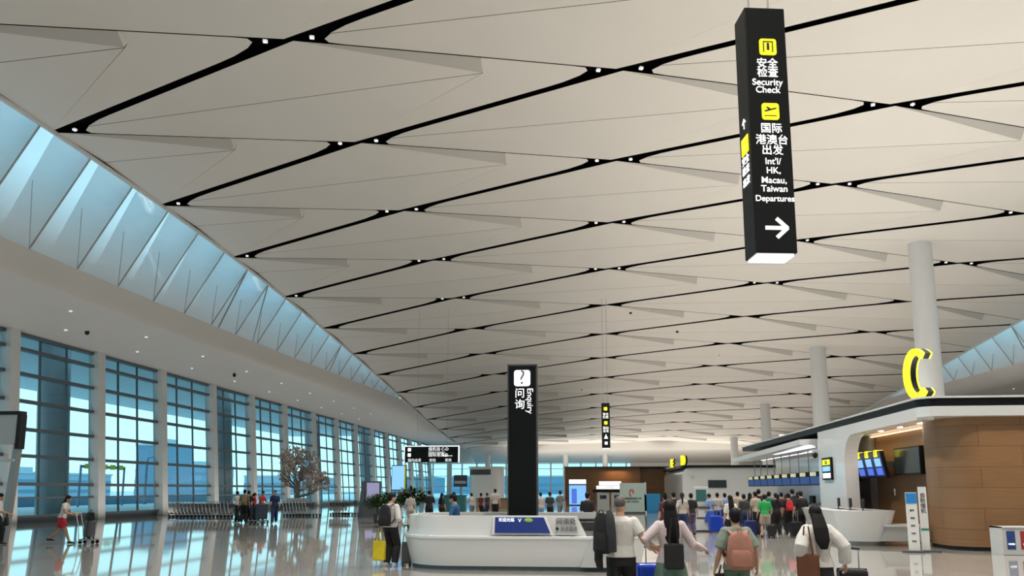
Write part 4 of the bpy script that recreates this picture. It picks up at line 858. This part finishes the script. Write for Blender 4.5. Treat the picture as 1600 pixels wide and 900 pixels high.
def person(label, loc, rz, J, h=1.7, key=None, fine=False, top=None, sleeve=.35, loose=.012, bottom=None, blen=1.0, bkind='trousers', hair='short', haircol=None, shoes=None, hem=-.02, skirt=.45, group=None, flare=.1, sw=.0, tname='shirt'):
    t = thing('person', label, 'person', loc, rz, group); sc = h/1.7; t.scale = (sc, sc, sc); vox = .0085 if fine else .02
    ck = (key, fine, sleeve, loose, blen, bkind, hair, hem, skirt, flare, sw)
    if key is None or ck not in CACHE:
        b = MB(); torso(b, J, 0); head(b, J)
        for k in 'lr':
            arm(b, J, k, 0); hand(b, J, k, fine); leg(b, J, k, 0); tx, ty = J[k+'toe']; an = J[k+'ank']; b.ell(an, (.045, .045, .045)); b.loft([an-Vector((tx*.03, ty*.03, .03)), an+Vector((tx*.08, ty*.08, -.045)), an+Vector((tx*.17, ty*.17, -.06))], [(.038, .04), (.042, .03), (.03, .018)], 10)
        D = {'body': remesh(b, 'body', .0065 if fine else .02, 2)}
        c = MB(); torso(c, J, loose, z0=hem)
        for k in 'lr': arm(c, J, k, loose*.9, sleeve, sw)
        D['top'] = remesh(c, tname, vox, 2)
        c = MB()
        if bkind == 'skirt':
            c.loft([J['pel']+Vector((0, 0, .12)), J['pel']+Vector((0, 0, 0)), J['pel']-Vector((0, 0, skirt*.5)), J['pel']-Vector((0, 0, skirt))], [(.145, .11), (.185, .14), (.19+flare*.5, .15+flare*.5), (.20+flare, .16+flare)], 20, ref=(1, 0, 0))
        else:
            c.loft([J['pel']+Vector((0, 0, .11)), J['pel']+Vector((0, 0, 0)), J['pel']-Vector((0, 0, .09))], [(.15, .112), (.182, .132), (.165, .125)], 18, ref=(1, 0, 0))
            for k in 'lr': leg(c, J, k, .016, blen, .02)
        D['bottom'] = remesh(c, bkind, vox, 2)
        D['shoe'] = []
        for k in 'lr':
            c = MB(); tx, ty = J[k+'toe']; an = J[k+'ank']; dz = an.z-.085
            c.loft([an+Vector((-tx*.06, -ty*.06, -.045)), an+Vector((tx*.04, ty*.04, -.035)), an+Vector((tx*.12, ty*.12, -.05)), an+Vector((tx*.2, ty*.2, -.06))], [(.036, .036), (.046, .044), (.048, .032), (.032, .02)], 10); D['shoe'].append(c); c.loft([an+Vector((-tx*.02, -ty*.02, -.05)), an+Vector((0, 0, .01))], [.046, .046], 10)
        D['shoe'] = [remesh(c, 'shoe', .012 if fine else .02, 2) for c in D['shoe']]
        if hair: D['hair'] = hair_mesh(J, hair, .008 if fine else .018)
        if key is not None: CACHE[ck] = D
    else: D = CACHE[ck]
    def add(nm, me, m):
        if not me.materials: me.materials.append(m)
        o = bpy.data.objects.new(nm, me); COL.objects.link(o); o.parent = t; o.material_slots[0].link = 'OBJECT'; o.material_slots[0].material = m; return o
    add('body', D['body'], SKIN); add(tname, D['top'], top or cloth('white', (.7, .7, .7))); add(bkind, D['bottom'], bottom or cloth('black', (.012, .012, .014)))
    [add('shoe', q_, shoes or cloth('dark', (.03, .03, .03))) for q_ in D['shoe']]
    if hair: add('hair', D['hair'], haircol or HAIR)
    if fine: eyes(J, t)
    return t
WHITE = cloth('white', (.66, .64, .61)); BLACK = cloth('black', (.011, .011, .013)); PINKW = cloth('pale_pink', (.60, .50, .50)); SAGE = cloth('sage', (.20, .25, .21)); DGREEN = cloth('green_grey', (.10, .17, .13))
RED_ = cloth('red', (.50, .02, .03)); NAVY = cloth('navy', (.015, .03, .09)); BLUE = cloth('blue', (.02, .07, .38)); GREEN = cloth('green', (.02, .35, .09)); BEIGE = cloth('beige', (.42, .36, .28)); GREY = cloth('grey', (.16, .16, .165)); KHAKI = cloth('khaki', (.20, .16, .09)); TEAL = cloth('teal', (.01, .12, .10)); MAROON = cloth('maroon', (.10, .02, .03)); LBLUE = cloth('light_blue', (.2, .3, .5)); PALE = cloth('pale', (.45, .40, .37)); SALMON = cloth('salmon', (.37, .17, .12)); BROWN = cloth('brown', (.13, .045, .02)); YELB = cloth('yellow', (.70, .55, .02)); CHAR = cloth('charcoal', (.035, .04, .045)); PURP = cloth('dusk', (.10, .08, .14))
WS = cloth('white_shoe', (.7, .7, .7))

def X_(px, Y): return (px-924.28)/1200*Y
def backpack(label, loc, rz, m, w=.30, h=.44, d=.16, strap=True, tilt=0, pocket=None):
    t = thing('backpack', label, 'backpack', loc, rz); t.rotation_euler.x = tilt
    mb = MB(); mb.loft([(0, 0, -h/2), (0, 0, -h*.40), (0, 0, 0), (0, 0, h*.36), (0, 0, h*.5)], [(w*.42, d*.42), (w*.52, d*.56), (w*.5, d*.5), (w*.40, d*.40), (w*.2, d*.2)], 20, ref=(1, 0, 0)); mb.build('bag_body', m, t, smooth=True, angle=60)
    mb = MB(); mb.loft([(0, -d*.42, -h*.40), (0, -d*.48, -h*.1), (0, -d*.38, h*.02)], [(w*.36, d*.2), (w*.38, d*.22), (w*.3, d*.1)], 16, ref=(1, 0, 0)); mb.build('front_pocket', pocket or m, t, smooth=True, angle=60)
    if strap:
        for s_ in (-1, 1):
            mb = MB(); pts = [(s_*w*.22, d*.2, h*.42), (s_*w*.34, d*.9, h*.52), (s_*w*.44, d*1.65, h*.30), (s_*w*.52, d*1.55, -h*.05), (s_*w*.45, d*.3, -h*.38)]; mb.loft(pts, [(.024, .007)]*5, 8); mb.build('shoulder_strap', m, t, smooth=True)
    mb = MB(); mb.loft([(-.03, 0, h*.48), (-.02, 0, h*.57), (.02, 0, h*.57), (.03, 0, h*.48)], [.007]*4, 6); mb.build('top_loop', m, t)
    return t
def suitcase(label, loc, rz, m, w=.46, d=.27, h=.66, handle=.42, ribs=True, up=True, grp=None):
    t = thing('suitcase', label, 'suitcase', loc, rz, grp)
    mb = MB(); mb.box(-w/2, w/2, -d/2, d/2, .06, h); mb.build('shell', m, t, bevel=.04)
    if ribs:
        for k in range(5): x = -w*.38+k*w*.19; MB().box(x-.012, x+.012, -d/2-.008, d/2+.008, .12, h-.06).build('rib', m, t, bevel=.004)
    MB().box(-w/2-.004, w/2+.004, -.008, .008, .058, h+.004).build('zip_band', M_BLACKM, t)
    if up:
        MB().tube((-.09, 0, h), (-.09, 0, h+handle), .009, 8).tube((.09, 0, h), (.09, 0, h+handle), .009, 8).build('telescopic_poles', M_CHROME, t)
        MB().loft([(-.11, 0, h+handle), (0, 0, h+handle+.012), (.11, 0, h+handle)], [.014]*3, 8).build('pull_handle', M_BLACKM, t)
    for x in (-w*.4, w*.4):
        for y in (-d*.36, d*.36): MB().tube((x-.012, y, .03), (x+.012, y, .03), .03, 12).build('wheel', M_BLACKM, t)
    return t
def tote(label, loc, rz, m, w=.32, h=.34, d=.12, sh=.25, nm='tote_bag'):
    t = thing(nm, label, 'bag', loc, rz)
    mb = MB(); mb.hexa([(-w/2, -d/2, 0), (w/2, -d/2, 0), (w/2, d/2, 0), (-w/2, d/2, 0), (-w/2*1.05, -d*.25, h), (w/2*1.05, -d*.25, h), (w/2*1.05, d*.25, h), (-w/2*1.05, d*.25, h)]); mb.build('bag_body', m, t, bevel=.025)
    for y in (-d*.2, d*.2): MB().loft([(-w*.25, y, h*.95), (-w*.1, 0, h+sh), (w*.1, 0, h+sh), (w*.25, y, h*.95)], [.009]*4, 6).build('handle', m, t)
    return t

# the man with the jacket, the woman he holds hands with, their blue suitcase
YM = 10.4; xm = X_(967, YM); xw_ = X_(1041, YM)
J = figure(lf=(-.10, -.18), rf=(.12, .20), lh=(-.20, .16, 1.08), rh=(.50, .05, 1.01), turn=-8, re=(.2, -.6, -1))
person('man with cropped hair in white T-shirt, black bag and jacket on his shoulder', (xm, YM, 0), R(-4), J, 1.715, fine=True, top=WHITE, sleeve=.30, loose=.024, bottom=BLACK, hair='cropped', haircol=GREYHAIR, hem=.02, sw=.006)
backpack('black backpack hanging from the left shoulder of the man in white T-shirt', (xm-.25, YM-.17, 1.24), R(-12), BLACK, w=.22, h=.52, d=.16, strap=True)
t = thing('jacket', 'dark grey jacket draped over the left shoulder of the man in white T-shirt', 'jacket', (xm-.13, YM-.22, 1.20), R(-8))
mb = MB(); mb.loft([(-.02, .05, .30), (-.01, .0, .24), (0, -.01, .05), (.0, .0, -.12), (.01, .01, -.20)], [(.04, .06), (.06, .05), (.068, .04), (.07, .035), (.06, .02)], 16, ref=(1, 0, 0)); mb.build('cloth_drape', CHAR, t, smooth=True, angle=60)
mb = MB(); mb.loft([(-.09, .03, .20), (-.16, .03, .0), (-.17, .04, -.30), (-.15, .05, -.42)], [(.05, .04), (.06, .045), (.055, .04), (.04, .03)], 12); mb.build('sleeve', BLACK, t, smooth=True)
J = figure(lf=(-.09, .16), rf=(.09, -.16), lh=(-.23, .05, 1.05), rh=(.44, .16, 1.05), fem=True, le=(-.6, -.4, -.5), re=(.5, -.3, -1), turn=10)
person('woman with long black hair in pale pink shirt, holding the hand of the man', (xw_, YM, 0), R(-3), J, 1.66, fine=True, top=PINKW, sleeve=.93, loose=.02, bottom=DGREEN, bkind='skirt', skirt=.52, hair='long', hem=-.02, sw=.004, shoes=WS)
tote('black shoulder bag hanging behind the woman in the pale pink shirt', (xw_+.02, YM-.24, .80), R(8), BLACK, w=.24, h=.32, d=.13, sh=.32, nm='shoulder_bag')
suitcase('bright blue ribbed suitcase between the couple holding hands', (X_(1014, 10.95), 10.95, 0), R(5), mat('blue_shell', (.01, .05, .42), .3), w=.47, d=.28, h=.80, handle=.22)
# the young traveller with the salmon backpack
J = figure(lf=(-.09, -.12), rf=(.09, .14), lh=(-.30, .02, .86), rh=(.28, .02, .88), fem=True)
person('person in sage T-shirt and green-grey trousers wearing the salmon backpack', (X_(1138, 10.5), 10.5, 0), R(2), J, 1.555, fine=True, top=SAGE, sleeve=.42, loose=.032, bottom=DGREEN, hair='short', hem=-.05, sw=.02)
backpack('salmon pink backpack with a pale badge, worn by the person in sage T-shirt', (X_(1139, 10.5), 10.28, 1.03), 0, SALMON, w=.34, h=.48, d=.17, pocket=SALMON)
mbx = MB(); mbx.ell((0, 0, 0), (.022, .008, .022)); 
tote('small black bag held low by the person with the salmon backpack', (X_(1118, 10.5), 10.55, .50), R(10), BLACK, w=.22, h=.22, d=.1, sh=.10, nm='hand_bag')
# the woman with the brown bag and the black suitcase
J = figure(lf=(-.09, .16), rf=(.09, -.12), lh=(-.26, -.02, .96), rh=(.34, -.04, .92), fem=True, le=(-.6, -1, 0), re=(.7, -1, 0), bow=.6)
person('woman with long black hair in off-white jacket and black skirt, carrying a brown bag', (X_(1256, 10.4), 10.4, 0), R(6), J, 1.60, fine=True, top=WHITE, sleeve=.95, loose=.032, bottom=BLACK, bkind='skirt', skirt=.50, flare=.02, hair='long', hem=-.02, sw=.022, tname='jacket')
tote('brown leather bag at the left hip of the woman in the off-white jacket', (X_(1238, 10.3), 10.22, .70), R(-25), BROWN, w=.26, h=.30, d=.13, sh=.34, nm='brown_bag')
suitcase('black ribbed suitcase pulled by the woman in the off-white jacket', (X_(1302, 10.7), 10.7, 0), R(-8), mat('black_shell', (.012, .012, .014), .35), w=.36, d=.26, h=.78, handle=.25)
# at the left end of the desk
J = figure(lf=(-.08, .0), rf=(.12, .04), lh=(-.24, .02, .86), rh=(.24, .16, .95), bow=.5, turn=-25, rr=(-.3, .95))
person('man in white shirt and black trousers with a black backpack, standing at the desk end', (-4.80, 18.3, 0), R(-22), J, 1.73, fine=True, top=WHITE, sleeve=.55, loose=.026, bottom=BLACK, hair='short', hem=0, sw=.01, shoes=WS)
backpack('black backpack worn by the man at the left end of the enquiry desk', (-4.88, 18.07, 1.20), R(-22), BLACK, w=.34, h=.50, d=.18)
tote('bright yellow shopping bag hanging from the hand of the man at the desk end', (-5.03, 18.22, .14), R(-10), YELB, w=.30, h=.46, d=.14, sh=.26, nm='shopping_bag')
suitcase('slim grey suitcase beside the man at the left end of the desk', (-4.42, 18.42, 0), R(20), mat('grey_shell', (.08, .085, .09), .35), w=.22, d=.2, h=.56, handle=.38, ribs=False)
J = figure(lf=(-.1, 0), rf=(.1, .05), lh=(-.2, .22, 1.1), rh=(.2, .25, 1.12), bow=.8, fem=True)
person('clerk in blue uniform with black hair working behind the enquiry desk', (X_(711, 19.3), 19.3, 0), R(75), J, 1.70, fine=True, top=cloth('uniform_blue', (.02, .10, .24)), sleeve=.9, bottom=BLACK, hair='bun', hem=.0)
# left hall
J = figure(lf=(-.08, -.42), rf=(.08, .34), lfz=.10, lh=(-.16, .40, 1.02), rh=(.16, .42, 1.02), lean=12, fem=True, hip=.87)
person('woman with long black hair in white top and red shorts striding with a trolley', (-17.75, 24.6, 0), R(-78), J, 1.62, fine=True, top=WHITE, sleeve=.3, bottom=RED_, bkind='shorts', blen=.36, hair='long', hem=.04)
t = thing('hand_trolley', 'small grey trolley pushed by the woman in red shorts', 'trolley', (-17.05, 24.75, 0), R(-78))
MB().box(-.2, .2, -.05, .45, .12, .16).build('platform', M_GREY, t); MB().loft([(-.18, -.05, .12), (-.18, -.1, .6), (-.18, -.2, 1.02)], [.015]*3, 6).loft([(.18, -.05, .12), (.18, -.1, .6), (.18, -.2, 1.02)], [.015]*3, 6).tube((-.18, -.2, 1.02), (.18, -.2, 1.02), .016, 6).build('handle_frame', M_LIGHT if False else M_METAL, t)
for x, y in ((-.18, 0), (.18, 0), (-.18, .4), (.18, .4)): MB().tube((x-.015, y, .06), (x+.015, y, .06), .06, 12).build('wheel', M_BLACKM, t)
t.rotation_euler.z = R(-78)
suitcase('grey suitcase standing on the trolley of the woman in red shorts', (-16.86, 24.79, .16), R(-78), mat('grey_shell', (.08, .085, .09), .35), w=.36, d=.24, h=.62, up=False)
tote('black bag on top of the grey suitcase on the trolley', (-16.86, 24.79, .785), R(-40), BLACK, w=.4, h=.26, d=.2, sh=.08, nm='travel_bag')
J = figure(lf=(-.1, -.2), rf=(.1, .15), lh=(-.2, .3, 1.0), rh=(.2, .3, 1.0), bow=.3)
person('person in white top at the very left edge of the picture, partly cut off', (-19.75, 24.2, 0), R(-60), J, 1.68, top=WHITE, sleeve=.5, bottom=BLACK, hair='short')
tote('black bag carried by the person cut off at the left edge', (-19.2, 23.9, .62), R(-60), BLACK, w=.34, h=.28, d=.15, sh=.12, nm='travel_bag')

PO = {
 'stand': figure(), 'wide': figure(lf=(-.14, .0), rf=(.14, .05), lh=(-.30, .06, .84), rh=(.2, .24, 1.05)),
 'walk': figure(lf=(-.08, -.26), rf=(.08, .26), lfz=.05, lh=(-.26, .2, .86), rh=(.26, -.14, .86)),
 'fstand': figure(fem=True, lh=(-.24, .03, .82), rh=(.24, .05, .82)), 'fwalk': figure(lf=(-.07, .24), rf=(.07, -.24), rfz=.05, fem=True, lh=(-.22, -.12, .86), rh=(.22, .2, .86)),
 'push': figure(lf=(-.08, -.2), rf=(.08, .22), lh=(-.22, .42, 1.02), rh=(.22, .42, 1.02), lean=8), 'phone': figure(lh=(-.08, .28, 1.22), rh=(.10, .26, 1.24), bow=.8),
}
G1 = 'travellers by the window wall'; G2 = 'travellers queueing at the check-in islands'; G3 = 'travellers beyond the enquiry desk'
# px, depth Y, turn, pose, height, hair, top, bottom, kind, length, group, label
crowd = [
 (359, 41.5, 70, 'push', 1.72, 'short', WHITE, BLACK, 'trousers', 1, G1, 'person in white top leaning at the left of the group by the carts'),
 (369, 40.8, 20, 'stand', 1.80, 'short', KHAKI, BLACK, 'trousers', 1, G1, 'tall person in khaki top in the middle of the group by the carts'),
 (376, 41.6, -30, 'wide', 1.74, 'short', BLACK, BLACK, 'trousers', 1, G1, 'person in all black behind the khaki top by the carts'),
 (386, 41.9, -60, 'fstand', 1.62, 'pony', RED_, NAVY, 'trousers', 1, G1, 'shorter person in red top beside the luggage trolley'),
 (397, 41.8, -100, 'push', 1.72, 'short', RED_, GREY, 'trousers', 1, G1, 'taller person in red top behind the luggage trolley, right of the shorter one'),
 (420, 40.4, -160, 'walk', 1.76, 'short', NAVY, NAVY, 'trousers', 1, G1, 'person in dark navy walking alone, right of the group by the carts'),
 (671, 38, 10, 'wide', 1.76, 'short', BLACK, BLACK, 'trousers', 1, G3, 'person in black beyond the desk, directly left of the charcoal top'),
 (691, 40, -30, 'fstand', 1.62, 'long', CHAR, BLACK, 'trousers', 1, G3, 'person in charcoal with long hair left of the clerk'),
 (641, 36, 0, 'stand', 1.66, 'short', PALE, BEIGE, 'trousers', 1, G3, 'person in pale clothes before the round green plant'),
 (739, 46, 40, 'push', 1.60, 'short', PALE, GREY, 'trousers', 1, G3, 'person in pale top pushing luggage right of the clerk'),
 (753, 47, -40, 'fstand', 1.58, 'bun', MAROON, BLACK, 'trousers', 1, G3, 'person in maroon top left of the tall slim person by the totem'),
 (763, 48, 60, 'phone', 1.60, 'short', CHAR, NAVY, 'trousers', 1, G3, 'person in charcoal top looking down, beside the maroon top'),
 (775, 45, 0, 'stand', 1.84, 'short', PALE, BLACK, 'trousers', 1, G3, 'tall slim person in pale top left of the enquiry totem'),
 (846, 40, 20, 'phone', 1.66, 'short', PALE, LBLUE, 'trousers', 1, G3, 'person in pale top at the right edge of the enquiry totem'),
 (860, 41, -20, 'stand', 1.68, 'short', CHAR, BLACK, 'trousers', 1, G3, 'person in charcoal top second from the enquiry totem'),
 (876, 44, 40, 'walk', 1.74, 'short', GREY, GREY, 'trousers', 1, G3, 'person in grey left of the glowing blue light box'),
 (918, 25.5, -20, 'stand', 1.72, 'short', BLACK, GREY, 'trousers', 1, G3, 'person in black jacket and grey trousers beyond the right end of the desk'),
 (1035, 26.5, 15, 'fstand', 1.66, 'bun', MAROON, CHAR, 'trousers', 1, G2, 'woman in maroon top just beyond the couple'),
 (1048, 31, 20, 'stand', 1.70, 'short', BLACK, BLACK, 'trousers', 1, G2, 'person in black between the couple and the white kiosk'),
 (1061, 30, -10, 'fwalk', 1.68, 'pony', PALE, NAVY, 'trousers', 1, G2, 'woman in pale top left of the white self-service kiosk'),
 (1074, 31.5, 10, 'stand', 1.66, 'short', BLACK, PURP, 'trousers', 1, G2, 'person in black top and dusky trousers touching the white kiosk on its left'),
 (1101, 34.5, 30, 'fstand', 1.62, 'cap', LBLUE, BLUE, 'skirt', 1, G2, 'person with light blue top and blue skirt right of the white kiosk'),
 (1113, 35.5, -15, 'stand', 1.66, 'short', PALE, BLUE, 'trousers', 1, G2, 'person in pale top and blue trousers, second right of the white kiosk'),
 (1124, 37, 5, 'stand', 1.64, 'short', LBLUE, NAVY, 'trousers', 1, G2, 'person in light blue top and navy trousers above the salmon backpack'),
 (1132, 25.5, 10, 'fstand', 1.62, 'long', WHITE, BLACK, 'trousers', 1, G2, 'long-haired person in white just left of the sage T-shirt person, beyond'),
 (1143, 38, -20, 'stand', 1.70, 'short', BEIGE, NAVY, 'trousers', 1, G2, 'person in beige top far behind the salmon backpack'),
 (1152, 32, 15, 'stand', 1.62, 'short', CHAR, NAVY, 'trousers', 1, G2, 'person in charcoal and navy right above the salmon backpack'),
 (1161, 33.5, -15, 'fstand', 1.66, 'long', BLACK, BLUE, 'trousers', 1, G2, 'long-haired person in black top and blue trousers near the green T-shirt'),
 (1169, 32.2, 25, 'wide', 1.72, 'short', BEIGE, BLACK, 'trousers', 1, G2, 'person in beige top directly left of the green T-shirt'),
 (1174, 35, 0, 'stand', 1.82, 'short', BLACK, BLACK, 'trousers', 1, G2, 'tall person in black behind the green T-shirt, left side'),
 (1182, 30.6, -5, 'wide', 1.62, 'short', GREEN, BEIGE, 'shorts', .42, G2, 'person in bright green T-shirt and beige shorts in the queue'),
 (1189, 34, -10, 'stand', 1.72, 'short', TEAL, NAVY, 'trousers', 1, G2, 'person in dark teal top just right of the green T-shirt'),
 (1199, 32.5, 10, 'fstand', 1.66, 'pony', BLACK, BLACK, 'trousers', 1, G2, 'ponytailed person in black between the green T-shirt and the red backpack'),
 (1207, 35.5, -10, 'stand', 1.68, 'short', MAROON, CHAR, 'trousers', 1, G2, 'person in maroon top left of the red backpack, further back'),
 (1217, 32.6, 5, 'stand', 1.66, 'short', BLACK, BLACK, 'trousers', 1, G2, 'person in black wearing the red backpack'),
 (1223, 35.5, 15, 'stand', 1.82, 'short', CHAR, BLACK, 'trousers', 1, G2, 'tall person in charcoal behind the red backpack'),
 (1235, 31.5, 10, 'wide', 1.74, 'short', BLACK, BLACK, 'trousers', 1, G2, 'person in black at the right end of the queue'),
 (1231, 38, 0, 'fstand', 1.66, 'long', LBLUE, NAVY, 'trousers', 1, G2, 'person in light blue top far back at the right end of the queue'),
]
for px, Y, a, po, h, hr, tp, bt, kd, bl_, g, lb in crowd:
    person(lb, (X_(px, Y), Y, 0), R(a), PO[po], h, key=po, top=tp, bottom=bt, bkind=kd, blen=bl_, hair=hr, sleeve=.45, group=g, hem=0)
backpack('small red backpack on the back of a person in black in the queue', (X_(1217, 32.6), 32.42, 1.16), R(5), RED_, w=.30, h=.42, d=.14, strap=False)
backpack('khaki backpack on the tall person in the group by the carts', (X_(369, 40.8)+.06, 40.6, 1.22), R(20), KHAKI, w=.3, h=.42, d=.15, strap=False)
suitcase('grey suitcase right of the person in black jacket behind the desk end', (X_(931, 25.4), 25.4, 0), R(10), mat('taupe_shell', (.13, .12, .12), .4), w=.42, d=.26, h=.68, handle=.35)
suitcase('blue suitcase beside the light blue top in the queue', (X_(1108, 33.6), 33.6, 0), R(10), mat('blue_shell', (.01, .05, .42), .3), w=.5, d=.3, h=.72)
suitcase('second blue suitcase, right of the other one in the queue', (X_(1120, 34.4), 34.4, 0), R(-10), mat('blue_shell', (.01, .05, .42), .3), w=.45, d=.3, h=.64)
suitcase('navy suitcase standing before the long-haired person in the queue', (X_(1160, 31), 31, 0), R(0), mat('navy_shell', (.01, .02, .12), .4), w=.44, d=.28, h=.62)
suitcase('black suitcase between the red backpack and the right end of the queue', (X_(1226, 30.6), 30.6, 0), R(12), mat('black_shell', (.012, .012, .014), .35), w=.42, d=.28, h=.60)
suitcase('low black suitcase at the feet of the green T-shirt person', (X_(1190, 30.2), 30.2, 0), R(80), mat('black_shell', (.012, .012, .014), .35), w=.40, d=.26, h=.50, up=False)
t = thing('luggage_trolley', 'luggage trolley in front of the people in red tops', 'trolley', (X_(395, 40.2), 40.2, 0), R(-10))
MB().box(-.42, .42, -.3, .3, .14, .18).build('platform', M_GREY, t); MB().loft([(-.4, .3, .16), (-.42, .34, .6), (-.42, .38, 1.02)], [.02]*3, 6).loft([(.4, .3, .16), (.42, .34, .6), (.42, .38, 1.02)], [.02]*3, 6).tube((-.42, .38, 1.02), (.42, .38, 1.02), .02, 6).build('handle_frame', M_METAL, t)
for x, y in ((-.36, -.2), (.36, -.2), (-.36, .25), (.36, .25)): MB().tube((x-.02, y, .07), (x+.02, y, .07), .07, 12).build('wheel', M_BLACKM, t)
suitcase('dark blue-grey suitcase lying on the trolley before the red tops', (X_(398, 40.2), 40.2, .18), R(-10), mat('slate_shell', (.05, .065, .09), .4), w=.6, d=.36, h=.86, up=False)
suitcase('black suitcase on the trolley, left of the slate one', (X_(386, 40.2), 40.15, .18), R(-10), mat('black_shell', (.012, .012, .014), .35), w=.22, d=.34, h=.7, up=False)
